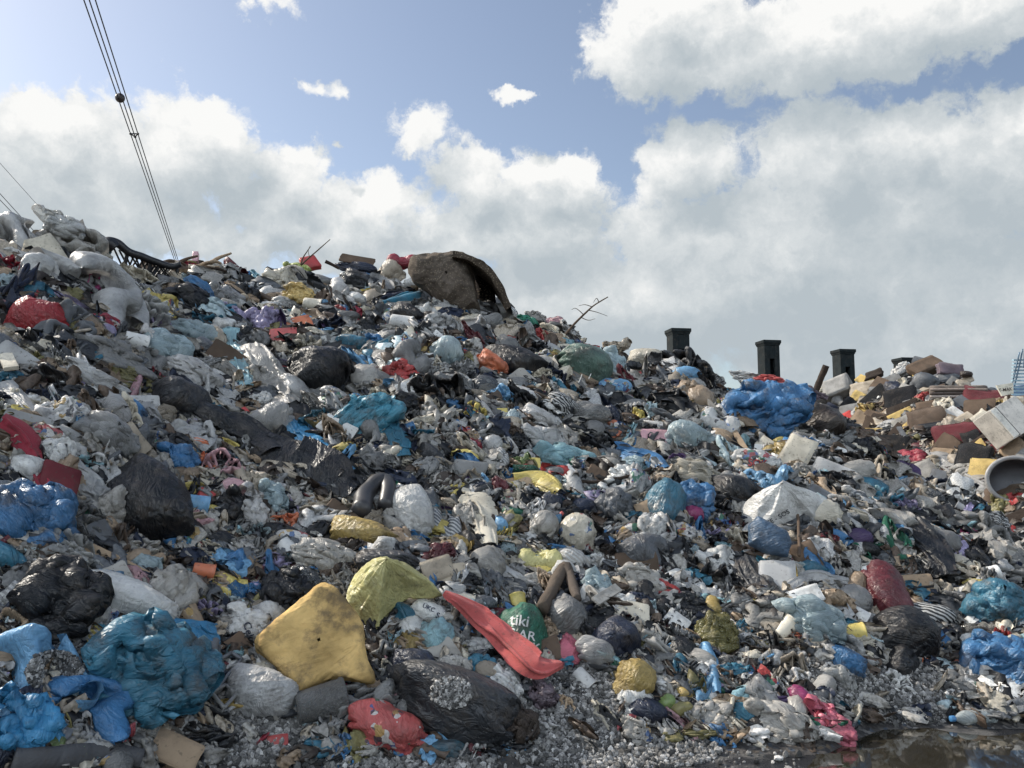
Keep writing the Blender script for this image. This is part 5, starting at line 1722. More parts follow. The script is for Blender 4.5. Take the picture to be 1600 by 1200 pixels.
shell = to_mesh('rolled_edge', V - Pc, grid_faces(40, len(prof), True), False, MAT['carpet'])
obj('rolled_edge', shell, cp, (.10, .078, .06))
pad('hollow_shade', [(740, 420), (758, 436), (772, 458), (776, 482), (752, 488), (742, 460)], 0.35, (.035, .03, .03), 'carpet', parent=cp, P=Pc + np.array([0, 0.35, 0]), N=Nc, lean=0.5, lift=0.0, sharp=3, rough=0.03, seed=6)  # near-black inner piece: shade of the carpet's hollow put into its colour
LANDMARKS.append(('rolled carpet', 716, 445, 80))
HEROES.append((718, 446, 75, 42, -10))


def world_line(pts, add=0.0):
    """world points of pixel points on the heap, raised towards the viewer"""
    a = np.array(pts, float)
    P, _ = cast(a[:, 0], a[:, 1])
    v = np.array([0, 0, EYE]) - P
    return P + add * v / np.linalg.norm(v, axis=1, keepdims=True)


def at_range(pts, d):
    """world points of pixel points all at the same distance d from the viewer"""
    a = np.array(pts, float)
    return pix_dir(a[:, 0], a[:, 1]) * np.broadcast_to(np.asarray(d, float), (len(a),))[:, None] + np.array([0, 0, EYE])


def thing(name, label, cat, loc, group=None):
    o = bpy.data.objects.new(name, None)
    COL.objects.link(o)
    o.location = loc
    bpy.context.view_layer.update()
    return tag(o, label, cat, group)


def child_mesh(name, me, parent, color):
    """mesh given in world coordinates, hung under a thing"""
    me.transform(Matrix.Translation(-Vector(parent.location)))
    return obj(name, me, parent, color)


# burnt metal frame on the crest: bent rail, legs and a torn lattice
t = thing('burnt_frame', 'black burnt metal frame with torn lattice on the crest', 'metal frame', at_range([(220, 420)], 10.3)[0])
rail = smooth_line(at_range([(162, 379), (172, 376), (184, 381), (202, 394), (224, 402), (248, 411), (268, 417), (282, 412)], 10.3), 60)
rail += 0.02 * vn(rail * 6)
child_mesh('top_rail', tube_mesh('top_rail', rail, np.linspace(0.055, 0.035, 60), MAT['steel']), t, PAL['black'])
child_mesh('plate', tube_mesh('plate', smooth_line(at_range([(160, 386), (170, 380), (180, 388)], 10.25), 12), 0.07, MAT['steel'], 6), t, PAL['black'])
for q in ([(200, 394), (196, 415), (206, 440)], [(276, 416), (276, 432), (270, 448)], [(236, 408), (232, 430), (238, 450)]):
    child_mesh('leg', tube_mesh('leg', smooth_line(at_range(q, 10.32), 14), 0.022, MAT['steel']), t, PAL['black'])
rs = np.random.RandomState(3)
LV, LF, n0 = [], [], 0
for i in range(13):
    x0 = 178 + i * 8.0
    for sgn in (-1, 1):
        a_, b_ = (x0, 388 + i * 2.3), (x0 + sgn * 26, 446)
        if not 170 < b_[0] < 284:
            continue
        L = smooth_line(at_range([a_, ((a_[0] + b_[0]) / 2 + rs.uniform(-3, 3), (a_[1] + b_[1]) / 2), b_], 10.36), 10)
        V, F, C = tube(L, 0.011, 5)
        LV.append(V)
        LF.append(np.concatenate([F[:, [0, 1, 2]], F[:, [0, 2, 3]], C]) + n0)
        n0 += len(V)
child_mesh('lattice', to_mesh('lattice', np.concatenate(LV), np.concatenate(LF), True, MAT['steel']), t, PAL['black'])
LANDMARKS.append(('burnt metal frame', 225, 412, 50))
HEROES.append((222, 412, 50, 26, -25))


# poles, planks, branches
def stick(name, cat, pts, r0, r1, color, label, add=0.08, mat='wood', d=None, m=24, wob=0.01, twigs=()):
    P = smooth_line(world_line(pts, add) if d is None else at_range(pts, d), m)
    P = P + wob * vn(P * 5)
    V, F, C = tube(P, np.linspace(r0, r1, m) * (1 + 0.2 * pn(P * 9)), 9)
    o0 = P.mean(0)
    me = to_mesh(name, V - o0, np.concatenate([F[:, [0, 1, 2]], F[:, [0, 2, 3]], C]), True, MAT[mat])
    o = obj(name, me, None, color)
    o.location = o0
    tag(o, label, cat)
    for tw in twigs:
        Q = smooth_line(at_range(tw, d) if d is not None else world_line(tw, add), 10)
        Q = Q + 0.01 * vn(Q * 6)
        c = obj('twig', tube_mesh('twig', Q - o0, np.linspace(r1 * 0.9, r1 * 0.35, 10), MAT[mat], 6), o, color)
    return o


stick('bare_branch', 'branch', [(878, 530), (894, 510), (912, 492), (930, 476), (950, 464)], 0.022, 0.008, PAL['brown'], 'bare branch with side twigs sticking up from the ridge', d=12.2,
      twigs=[[(912, 492), (900, 482), (893, 484)], [(920, 485), (934, 488), (949, 494)], [(926, 480), (914, 476), (904, 478)], [(936, 472), (932, 466), (927, 473)], [(908, 496), (920, 500), (930, 498)]])
stick('dry_twig', 'branch', [(470, 414), (484, 402), (500, 388), (516, 374)], 0.014, 0.006, PAL['brown'], 'long dry twig leaning up from the ridge behind the lime green bag', d=12.7, twigs=[[(484, 402), (482, 392), (485, 384)]])
stick('dry_twig', 'branch', [(470, 414), (474, 402), (480, 392), (485, 385)], 0.012, 0.005, PAL['brown'], 'shorter dry twig beside the long one on the ridge', d=12.6)
stick('dry_twig', 'branch', [(508, 408), (516, 412), (530, 420)], 0.03, 0.02, PAL['darkbrown'], 'dark stub of wood poking out near the brown board end', d=12.7)
stick('wooden_pole', 'pole', [(1262, 646), (1275, 610), (1282, 592), (1291, 571)], 0.085, 0.085, PAL['darkbrown'], 'dark thick pole leaning behind the shoulder between two pillars', d=22.5)
stick('bent_log', 'log', [(846, 952), (862, 922), (876, 893), (884, 886)], 0.045, 0.05, (.11, .085, .065), 'bent grey log standing like the letter A beside the white ball', add=0.22, twigs=[])
stick('bent_log', 'log', [(884, 886), (892, 905), (902, 936)], 0.048, 0.03, (.10, .08, .065), 'short grey log leaning against the taller bent log', add=0.22)
stick('curved_stick', 'branch', [(895, 752), (940, 752), (990, 742), (1020, 730), (1046, 718)], 0.014, 0.012, PAL['darkbrown'], 'thin curved dark stick lying above the white and cyan bag', add=0.2)
stick('wooden_stick', 'stick', [(1246, 796), (1248, 830), (1249, 868)], 0.014, 0.012, PAL['brown'], 'upright brown stick against the large white printed sack', add=0.3)
stick('rolled_log', 'log', [(20, 1188), (90, 1182), (160, 1176), (216, 1186)], 0.058, 0.045, (.10, .10, .105), 'grey round log lying on the ground below the torn blue tarp', add=0.03, wob=0.03)
stick('wire_loop', 'wire', [(1216, 885), (1230, 876), (1242, 884), (1246, 900)], 0.006, 0.006, PAL['mustard'], 'mustard coloured wire loop beside the grey plastic dish', add=0.12)
stick('rubber_fold', 'rubber', [(566, 800), (572, 772), (586, 754), (600, 752), (606, 766), (600, 790)], 0.075, 0.06, (.045, .044, .046), 'dark rubber sleeve folded over above the mustard sack', add=0.16, mat='hard', wob=0.03)
stick('white_string', 'string', [(910, 548), (912, 570), (908, 590), (904, 598)], 0.006, 0.006, PAL['white'], 'longer white string hanging over the sage green sack', add=0.42, mat='hard')
stick('white_string', 'string', [(926, 564), (925, 580), (920, 592)], 0.006, 0.006, PAL['white'], 'shorter white string hanging over the sage green sack', add=0.42, mat='hard')
stick('straw', 'stick', [(350, 1114), (362, 1106), (372, 1100)], 0.012, 0.012, PAL['pale'], 'pale plastic tube beside the rounded white bag', add=0.06)


def plank(name, cat, pts, w, th, color, label, add=0.1, mat='wood', d=None):
    a, b = (world_line(pts, add) if d is None else at_range(pts, d))
    a, b = Vector(a), Vector(b)
    x = (b - a).normalized()
    v = (Vector((0, 0, EYE)) - (a + b) / 2).normalized()
    z = (v + Vector((0, 0, .4)) - x * (v + Vector((0, 0, .4))).dot(x)).normalized()
    y = z.cross(x)
    bm = bmesh.new()
    bm_box(bm, Vector((0, 0, 0)), ((b - a).length, w, th), bev=min(w, th) * 0.18)
    me = from_bm(name, bm, MAT[mat])
    o = obj(name, me, None, color)
    M = Matrix.Identity(4)
    for r in range(3):
        M[r][0], M[r][1], M[r][2] = x[r], y[r], z[r]
    M.translation = (a + b) / 2
    o.matrix_world = M
    return tag(o, label, cat)


plank('wooden_lath', 'plank', [(-6, 524), (18, 576)], 0.09, 0.03, PAL['cream'], 'pale yellow wooden slat at the edge beside the black flat bag', 0.25)
plank('wooden_lath', 'plank', [(118, 518), (184, 508)], 0.02, 0.015, PAL['beige'], 'thin pale lath under the long dirty white sack', 0.35)
plank('wooden_lath', 'plank', [(1546, 776), (1604, 788)], 0.07, 0.03, PAL['beige'], 'long pale plank below the grey tub ring', 0.1)
plank('wooden_lath', 'plank', [(930, 940), (966, 918)], 0.07, 0.02, PAL['dirty'], 'short grey slat beside the white arched rag', 0.18)
plank('wooden_lath', 'plank', [(1146, 672), (1166, 704)], 0.06, 0.02, PAL['tan'], 'brown slat propped against the white printed bag', 0.18)
bg = lay('bg', 938, 914, 34, 22, 30, PAL['yellow'], 'yellow wrapper beside the short grey slat')


# net crates and baskets
def crate(name, pts, depth, color, label, cat, nx, ny, bar=0.012, d=None, add=0.12):
    c = np.array(pts, float)
    P = world_line(pts, add) if d is None else at_range(pts, d)
    t = thing(name, label, cat, P.mean(0))
    n = np.cross(P[1] - P[0], P[3] - P[0])
    n /= np.linalg.norm(n)
    if n @ (np.array([0, 0, EYE]) - P.mean(0)) < 0:
        n = -n
    Q = P - n * depth
    for a_, b_ in ((0, 1), (1, 2), (2, 3), (3, 0)):
        child_mesh('rim', tube_mesh('rim', smooth_line(np.array([P[a_], P[b_]]), 6), bar * 1.8, MAT['hard'], 6), t, color)
    def panel(A, B, C_, D_, nm, nx, ny):
        VV, FF, k = [], [], 0
        lines = [(A * (1 - s) + B * s, D_ * (1 - s) + C_ * s) for s in np.linspace(0, 1, nx)] + [(A * (1 - s) + D_ * s, B * (1 - s) + C_ * s) for s in np.linspace(0, 1, ny)]
        for p_, q_ in lines:
            L = np.array([p_, (p_ + q_) / 2, q_])
            V, F, C = tube(L, bar * 0.7, 5)
            VV.append(V)
            FF.append(np.concatenate([F[:, [0, 1, 2]], F[:, [0, 2, 3]], C]) + k)
            k += len(V)
        child_mesh(nm, to_mesh(nm, np.concatenate(VV), np.concatenate(FF), True, MAT['hard']), t, color)
    panel(Q[0], Q[1], Q[2], Q[3], 'base_mesh', nx, ny)
    panel(P[0], P[1], Q[1], Q[0], 'side_mesh', nx, 4)
    panel(P[2], P[3], Q[3], Q[2], 'side_mesh', nx, 4)
    panel(P[1], P[2], Q[2], Q[1], 'side_mesh', 4, ny)
    LANDMARKS.append((label.split(' with')[0].split(' between')[0], *c.mean(0), 30))
    HEROES.append((*c.mean(0), 34, 26, 0))
    return t


crate('net_crate', [(306, 1052), (362, 1020), (378, 1030), (340, 1074)], 0.12, PAL['slate'], 'grey net crate between the big teal blue sack and the white bag', 'crate', 11, 9, 0.006)
crate('net_crate', [(330, 1082), (352, 1070), (370, 1084), (350, 1106)], 0.08, PAL['grey'], 'small grey net basket beside the rounded white bag', 'basket', 8, 8, 0.006)
crate('black_crate', [(414, 904), (476, 898), (482, 972), (420, 978)], 0.10, PAL['black'], 'black slotted crate with thick rim above the yellow foam slab', 'crate', 7, 9, 0.012)

# snack packet and other pieces with writing
pk = lay('rd', 62, 508, 60, 74, 86, (.36, .03, .035), 'red snack packet with a printed name below the hanging white bag', hi=True, t=0.5, name='snack_packet', cat='packet', lift=0.9)
LANDMARKS.append(('red snack packet', 62, 506, 36))
HEROES.append((62, 508, 30, 38, 0))
letter(pk, 'GLOSS', 74, 514, 9, 4, PAL['white'])
letter(BYNAME['green bag with white lettering'], 'tiki', 812, 970, 17, -8, PAL['white'])
letter(BYNAME['green bag with white lettering'], 'S.AR', 816, 992, 14, -10, PAL['white'], 1.1)
letter(BYNAME['green bag with white lettering'], 'AVIK', 822, 1009, 13, -12, PAL['white'], 1.1)
letter(BYNAME['large white printed sack'], 'URSE - SOS', 1210, 812, 7, 30, PAL['charcoal'], 1.1)
letter(BYNAME['large white printed sack'], 'SIR', 1228, 836, 8, -38, PAL['charcoal'], 1.1)
letter(BYNAME['white bag with small print'], 'UKC', 670, 950, 7, -24, PAL['navy'])
letter(BYNAME['white bag with small print'], 'S', 684, 962, 9, -20, PAL['navy'])
letter(BYNAME['white bag with blue print'], 'Celtik', 390, 992, 12, -76, PAL['navy'])
letter(BYNAME['fat white bag'], 'volp', 172, 932, 7, 20, PAL['grey'])
letter(BYNAME['crimson packet'], 'mora', 1436, 726, 5, -5, PAL['white'])
letter(BYNAME['red lettered white bag'], 'SOK', 1184, 724, 11, -4, PAL['red'])
letter(BYNAME['frosty rounded bag'], 'bim', 1097, 690, 8, -10, PAL['charcoal'])
pf = pad('printed_panel', [(1172, 838), (1186, 822), (1232, 846), (1238, 862), (1232, 884), (1200, 880), (1172, 866)], 0.2, (.07, .12, .19), 'film', lift=1.2, lean=.7, sharp=3, rough=.02, fold=.05)
pf.name = 'blue_bag'
tag(pf, 'slate blue crumpled bag under the lower front of the large white printed sack', 'plastic bag')
HEROES.append((1206, 856, 38, 28, 0))

# clear bottle at the water's edge
Pb = ground_pt(np.array([1520.0]), np.array([1121.0]), 0.045)[0]
bo = lay('bt', 1520, 1112, 66, 22, 8, (.55, .60, .60), 'clear plastic bottle with a blue cap lying at the water edge', P=Pb, N=np.array([0, 0, 1.0]), lift=0.0, seed=9001)
ax = [np.array([-math.cos(rad(10)), -math.sin(rad(10)), 0]), np.array([math.sin(rad(10)), -math.cos(rad(10)), 0]), np.array([0, 0, 1.0])]
bo.matrix_world = matrix(Pb, ax, (0.29, 0.09, 0.09))
for ch in bo.children:
    ch.color = (*PAL['blue'], 1)

# ------------------------------------------------------------------ the far pile, pillars, wires and what stands behind the heap
FARCOL = ['beige', 'tan', 'brown', 'darkbrown', 'cream', 'dirty', 'grey', 'slate', 'maroon', 'gold', 'white', 'black']


def pillar(px, top, w, d, label):
    """square concrete post with flared cap and a long slot"""
    c = pix_dir(px, top) * (d / math.cos(PITCH)) + np.array([0, 0, EYE])
    s = w * d / FPX * 0.77
    H = c[2]
    t = thing('concrete_pillar', label, 'pillar', (c[0], c[1], 0), 'dark pillars behind the heap')
    col = (.014, .02, .022)
    rz = Matrix.Rotation(rad(9), 3, 'Z')
    bm = bmesh.new()
    hs = H - 0.34 * s
    a = s * 0.17
    # shaft of two side piers and a back web, so the slot is really open
    bm_box(bm, rz @ Vector((-s * 0.33, 0, hs / 2)), (s * 0.34, s, hs), rz, 0.02)
    bm_box(bm, rz @ Vector((s * 0.33, 0, hs / 2)), (s * 0.34, s, hs), rz, 0.02)
    bm_box(bm, rz @ Vector((0, s * 0.2, hs / 2)), (s * 0.32, s * 0.5, hs - 0.01), rz)
    bm_box(bm, rz @ Vector((0, 0, hs - s * 0.42)), (s * 0.318, s * 0.97, s * 0.8), rz)
    child = obj('shaft', from_bm('shaft', bm, MAT['castconcrete']), t, col)
    bm = bmesh.new()
    r = bmesh.ops.create_cone(bm, cap_ends=True, segments=4, radius1=s * 0.5 * 1.414 * 1.02, radius2=s * 0.56 * 1.414, depth=0.14 * s, matrix=Matrix.Translation((0, 0, hs + 0.07 * s)) @ rz.to_4x4() @ Matrix.Rotation(rad(45), 4, 'Z'))
    bm_box(bm, Vector((0, 0, hs + 0.24 * s)), (s * 1.18, s * 1.18, 0.2 * s), rz, 0.02)
    obj('cap', from_bm('cap', bm, MAT['castconcrete']), t, col)
    HEROES.append((px, top + 30, w / 2, 28, 0))
    return t


pillar(1059, 515, 35, 27, 'dark stubby pillar with flared cap behind the black ridge tarp')
pillar(1200, 533, 31, 29, 'dark slotted pillar rising highest over the shoulder behind the pink rags')
pillar(1317, 547, 28.5, 31, 'dark slotted pillar standing behind the concrete block')
pillar(1413, 560, 27, 33, 'pillar of which only the cap shows above the far pile')


def far_thing(kind, x, y, w, h, rot, c, label, **k):
    o = lay(kind, x, y, w, h, rot, PAL[c] if isinstance(c, str) else c, label, **k)
    HEROES.append((x, y, w / 2, h / 2, rot))
    return o


bxo = far_thing('bx', 1312, 613, 36, 28, 0, 'concrete', 'pale concrete block below the third pillar', mat='castconcrete', t=0.9, name='concrete_block', cat='block', lift=.3)
far_thing('cu', 1350, 613, 36, 24, -14, 'beige', 'cream cushion beside the concrete block')
far_thing('sk', 1397, 609, 28, 26, -60, 'navy', 'navy tied sack on the far pile')
far_thing('bg', 1410, 580, 36, 20, 20, 'white', 'white bag under the pillar cap on the far pile')
far_thing('bd', 1430, 612, 44, 10, 14, 'gold', 'golden plank across the far pile', t=0.5)
far_thing('bd', 1428, 620, 40, 8, 20, 'beige', 'pale plank below the golden plank', t=0.5)
far_thing('bd', 1413, 590, 26, 5, 75, 'cream', 'upright pale lath on the far pile', t=0.6)
far_thing('cu', 1366, 587, 24, 12, 0, 'darkbrown', 'dark cushion at the near end of the far pile')
far_thing('cd', 1351, 594, 24, 12, -50, 'gold', 'yellowish panel leaning on the far pile')
far_thing('bx', 1446, 577, 38, 22, 12, 'brown', 'brown carton on top of the far pile', t=0.7)
far_thing('cd', 1446, 568, 34, 16, -36, 'slate', 'grey pointed panel on the far pile peak')
far_thing('cu', 1484, 580, 30, 18, -16, 'mauve', 'mauve bundle at the peak of the far pile')
far_thing('bg', 1468, 595, 52, 26, -6, 'slate', 'slate bag under the mauve bundle')
far_thing('rd', 1510, 585, 16, 10, -10, 'darkbrown', 'dark round bag at the end of the far pile peak')
far_thing('cd', 1509, 595, 22, 10, 24, 'beige', 'folded beige flap below the dark round bag')
far_thing('cd', 1492, 640, 42, 26, 22, 'slate', 'grey green panel under the striped mattress')
far_thing('bg', 1462, 635, 28, 24, -20, 'white', 'white crumpled thing beside the grey green panel')
far_thing('cu', 1534, 632, 50, 34, -30, 'maroon', 'maroon cushion under the painted sign')
far_thing('cu', 1530, 668, 38, 26, 30, 'cream', 'cream domed cushion in front of the white cabinet box')
far_thing('tb', 1456, 670, 34, 18, -6, 'black', 'dark round bowl with pale rim in the far pile')
far_thing('cu', 1430, 662, 34, 14, 24, 'gold', 'pale yellow pad beside the dark round bowl')
far_thing('cl', 1428, 672, 32, 12, 6, 'pink', 'pinkish pad below the pale yellow pad')
far_thing('pl', 1479, 697, 32, 12, -6, 'lemon', 'yellow shoe sole shape in the far pile')
far_thing('cd', 1522, 714, 44, 26, 28, 'gold', 'golden card panel leaning above the grey tub ring')
far_thing('cl', 1546, 714, 60, 34, -8, 'tan', 'tan heap of cloth beside the golden card panel')
far_thing('bx', 1462, 650, 44, 22, -10, 'darkbrown', 'dark brown box behind the dark round bowl')
far_thing('bx', 1498, 664, 40, 16, 20, 'beige', 'beige open flap box above the yellow shoe sole shape')
far_thing('cl', 1380, 640, 50, 30, -16, 'brown', 'brown scorched cloth below the navy tied sack')
far_thing('cu', 1408, 650, 30, 12, 12, 'gold', 'amber pad in the middle of the far pile')
far_thing('bg', 1440, 628, 22, 30, -70, 'red', 'red bag beside the pale plank')
far_thing('bg', 1368, 640, 26, 14, -20, 'orange', 'orange bag at the near end of the far pile')
far_thing('bg', 1394, 665, 40, 18, -10, 'pale', 'pale bag low on the far pile')
far_thing('bx', 1546, 690, 46, 20, 18, 'darkbrown', 'dark gap box under the white cabinet box')
far_thing('bx', 1590, 712, 30, 30, 20, 'tan', 'tan carton at the far edge above the grey tub ring')
far_thing('bg', 1592, 650, 26, 34, 50, 'coral', 'red torn packet at the far edge')
far_thing('cl', 1170, 590, 60, 26, -12, 'white', 'white rag heap on the shoulder before the tallest pillar')
far_thing('cl', 1208, 596, 58, 22, -16, 'coral', 'pink red rag on the shoulder before the tallest pillar')
far_thing('pb', 1192, 606, 34, 24, 10, 'print', 'pink printed bag below the pink red rag')
far_thing('cl', 1262, 614, 60, 26, -14, 'mauve', 'dusky rag heap behind the dark brown cone bag')
far_thing('bg', 1290, 612, 30, 16, 0, 'cream', 'cream bag before the concrete block')

# brown striped mattress
t = thing('striped_mattress', 'brown striped mattress lying on top of the far pile', 'mattress', at_range([(1498, 612)], 20.6)[0])
P = at_range([(1453, 606), (1544, 606), (1544, 622), (1453, 622)], 20.6)
me = pad('mattress_body', [(1452, 604), (1543, 604), (1545, 624), (1452, 624)], 0.9, (.17, .14, .12), 'fabric', parent=t, P=P.mean(0), N=np.array([0, -.5, .86]), lean=.9, lift=0, sharp=12, rough=.01, seed=2)
for yy, cc in ((609, (.27, .22, .19)), (615, (.11, .085, .075)), (620, (.42, .36, .32))):
    L = smooth_line(at_range([(1453, yy), (1498, yy - .5), (1544, yy)], 20.12), 20)
    child_mesh('piping', tube_mesh('piping', L, 0.035, MAT['fabric'], 7), t, cc)
HEROES.append((1498, 614, 48, 14, 0))

# white cabinet box, turned so two faces and a dark side show
t = thing('cabinet_box', 'white broken cabinet box leaning at the edge of the far pile', 'cabinet', at_range([(1572, 660)], 17)[0])
rz = Matrix.Rotation(rad(24), 3, 'Z') @ Matrix.Rotation(rad(-22), 3, 'Y') @ Matrix.Rotation(rad(-28), 3, 'X')
bm = bmesh.new()
bm_box(bm, Vector((0, 0, 0)), (0.80, 0.42, 0.62), rz, 0.012)
obj('carcass', from_bm('carcass', bm, MAT['hard']), t, (.66, .61, .54))
bm = bmesh.new()
bm_box(bm, rz @ Vector((-0.22, -0.222, 0)), (0.02, 0.02, 0.60), rz)
obj('door_gap', from_bm('door_gap', bm, MAT['hard']), t, PAL['darkbrown'])
bm = bmesh.new()
bm_box(bm, rz @ Vector((-0.315, -0.226, 0)), (0.16, 0.025, 0.58), rz, 0.006)
obj('door', from_bm('door', bm, MAT['hard']), t, (.72, .68, .60))
HEROES.append((1572, 660, 36, 32, 0))

# grey tub ring: an oval bath tub on its side showing a mesh bottom
t = thing('bath_tub', 'grey oval plastic tub ring on its side at the edge', 'tub', at_range([(1578, 748)], 15.2)[0])
c0 = at_range([(1588, 750)], 15.2)[0]
vx = np.array([0.93, -0.36, 0.0]); vy = np.array([0.05, 0.12, 0.99])
th_ = np.linspace(0, 2 * math.pi, 60)
ring = c0 + 0.41 * np.cos(th_)[:, None] * vx + 0.36 * np.sin(th_)[:, None] * vy
child_mesh('rim', tube_mesh('rim', ring, 0.036, MAT['hard'], 10), t, (.30, .29, .28))
nrm = np.cross(vx, vy); nrm /= np.linalg.norm(nrm)
if nrm[1] < 0:
    nrm = -nrm
V = np.stack([ring + nrm * 0.0, c0 + (ring - c0) * 0.93 + nrm * 0.15, c0 + (ring - c0) * 0.80 + nrm * 0.30, c0 + (ring - c0) * 0.02 + nrm * 0.31], 0).reshape(-1, 3)
child_mesh('basin', to_mesh('basin', V, grid_faces(4, 60), True, MAT['hard']), t, (.12, .12, .13))
VV, FF, k = [], [], 0
for s in np.linspace(-0.85, 0.85, 13):
    for a_, b_ in (((s * .205, -.165 * math.sqrt(1 - s * s)), (s * .205, .165 * math.sqrt(1 - s * s))), ((-.205 * math.sqrt(1 - s * s), s * .165), (.205 * math.sqrt(1 - s * s), s * .165))):
        L = np.array([c0 + a_[0] * vx + a_[1] * vy, c0 + b_[0] * vx + b_[1] * vy]) + nrm * 0.16
        L = smooth_line(L, 3)
        V, F, C = tube(L, 0.006, 5)
        VV.append(V); FF.append(np.concatenate([F[:, [0, 1, 2]], F[:, [0, 2, 3]], C]) + k); k += len(V)
HEROES.append((1578, 742, 28, 26, 0))
LANDMARKS.append(('grey tub ring', 1576, 748, 34))

# painted sign
d = 19.0
t = thing('painted_sign', 'white hand painted sign board with dark letters at the far edge', 'sign', at_range([(1570, 609)], d)[0])
Pq = at_range([(1557, 602), (1583, 598), (1584, 615), (1566, 619)], d)
Pb_ = Pq + np.array([0, .04, 0])
V = np.concatenate([Pq, Pb_])
F = np.array([[0, 3, 2, 1], [4, 5, 6, 7], [0, 1, 5, 4], [1, 2, 6, 5], [2, 3, 7, 6], [3, 0, 4, 7]])
bd = child_mesh('panel', to_mesh('panel', V, F, False, MAT['hard']), t, (.72, .69, .58))
bpy.context.view_layer.update()
letter(bd, 'T-MAK', 1571, 609, 5.2, 7, PAL['darkbrown'], 0.95)
post = child_mesh('post', tube_mesh('post', smooth_line(at_range([(1576, 616), (1577, 640)], d + .05), 4), 0.03, MAT['wood']), t, PAL['brown'])
HEROES.append((1572, 609, 16, 12, 0))

# blue machine with rails at the far right
d = 30.0
t = thing('blue_machine', 'blue steel machine tower with slatted side and thin rails', 'machine', at_range([(1600, 600)], d)[0])
m_ = d / FPX
c = at_range([(1597, 590)], d)[0]
bm = bmesh.new()
bm_box(bm, Vector((c[0] + .62, c[1] + .6, c[2] / 2 - .1)), (0.9, 1.2, c[2] - .2), bev=.03)
child_mesh('housing', from_bm('housing', bm, MAT['steel']), t, (.02, .07, .16))
bm = bmesh.new()
for k in range(13):
    s_ = k / 12
    bm_box(bm, Vector((c[0] - .22 + .14 * s_, c[1] - .05, c[2] - .75 + 1.3 * s_)), (.42, .10, .05), Matrix.Rotation(rad(6), 3, 'X'))
child_mesh('slat', from_bm('slat', bm, MAT['steel']), t, (.35, .50, .58))
for q in ([(1578, 616), (1588, 572), (1593, 550)], [(1583, 612), (1593, 570), (1598, 545)], [(1600, 575), (1601, 548)]):
    child_mesh('rail', tube_mesh('rail', smooth_line(at_range(q, d - .2), 10), 0.025, MAT['steel'], 6), t, (.14, .22, .30))
bm = bmesh.new()
bm_box(bm, Vector((c[0] - .1, c[1] - .2, c[2] - .85)), (1.0, .5, .12), bev=.02)
child_mesh('platform', from_bm('platform', bm, MAT['steel']), t, (.03, .12, .20))
HEROES.append((1596, 585, 20, 32, 0))

# brushwood heap and bits on the skyline
for i in range(26):
    r_ = random.Random(i)
    x0 = 232 + r_.random() * 100
    y0 = 404 + abs(x0 - 290) * 0.14 + r_.random() * 16
    a_ = r_.uniform(-0.5, 0.35)
    L = r_.uniform(14, 34)
    stick('dry_stick', 'stick', [(x0, y0), (x0 + L * 0.5, y0 + L * .5 * a_ - 2), (x0 + L, y0 + L * a_)], 0.03, 0.014, PAL[r_.choice(['brown', 'tan', 'darkbrown', 'olive', 'beige'])], None, d=11.4 + r_.random() * .8, m=10)
sticks = [o for o in COL.objects if o.name.startswith('dry_stick')]
for o in sticks:
    tag(o, 'dry stick in the brushwood heap on the far ridge', None, 'dry sticks of the brushwood heap')
lay('cl', 296, 414, 44, 16, -8, PAL['crimson'], 'crimson cloth in the brushwood on the far ridge')
lay('pl', 306, 404, 8, 18, 10, PAL['pink'], 'small pink upright stub on top of the brushwood', t=1)
lay('cl', 280, 428, 110, 40, -8, PAL['brown'], 'brown matted cloth under the brushwood on the far ridge')
lay('cl', 350, 438, 80, 28, -12, PAL['slate'], 'grey matted cloth below the brushwood on the far ridge')

# ------------------------------------------------------------------ power line: three wires, marker ball, spacer


def sky_pt(px, py, h):
    d = pix_dir(px, py)
    return d * ((h - EYE) / d[2]) + np.array([0, 0, EYE])


def wire(label, p0, p1, h0, h1, r, group):
    a, b = sky_pt(*p0, h0), sky_pt(*p1, h1)
    dv = b - a
    A, B = a - dv * 0.6, b + dv * 0.8
    P = np.linspace(0, 1, 60)[:, None]
    L = A * (1 - P) + B * P
    me = tube_mesh('power_wire', L - A, r, MAT['steel'], 6)
    o = obj('power_wire', me, None, (.03, .035, .04))
    o.location = A
    tag(o, label, 'wire', group)
    return a, b


w0 = wire('power wire on the outer side of the marker ball', (131, 0), (267, 390), 36, 34, 0.055, 'power wires of the big line')
w1 = wire('power wire in the middle carrying the dark marker ball', (139.5, 0), (270, 390), 36.4, 34.4, 0.055, 'power wires of the big line')
w2 = wire('power wire on the inner side away from the marker ball', (149, 0), (273, 390), 36.4, 34.4, 0.055, 'power wires of the big line')
for k, (a_, b_) in enumerate((((-6, 296), (43, 350)), ((-8, 304), (38, 352)), ((-8, 246), (78, 342)))):
    wire(['upper thin wire of the near pair just over the big white sack', 'lower thin wire of the near pair just over the big white sack', 'lone faint wire crossing the bright cloud'][k], a_, b_, 40, 38, 0.05 if k < 2 else 0.03, 'thin wires far off')


def on_wire(w, py):
    a, b = w
    lo, hi = 0.0, 1.0
    for _ in range(40):
        m_ = (lo + hi) / 2
        if to_pix(a + (b - a) * m_)[1] < py:
            lo = m_
        else:
            hi = m_
    return a + (b - a) * lo


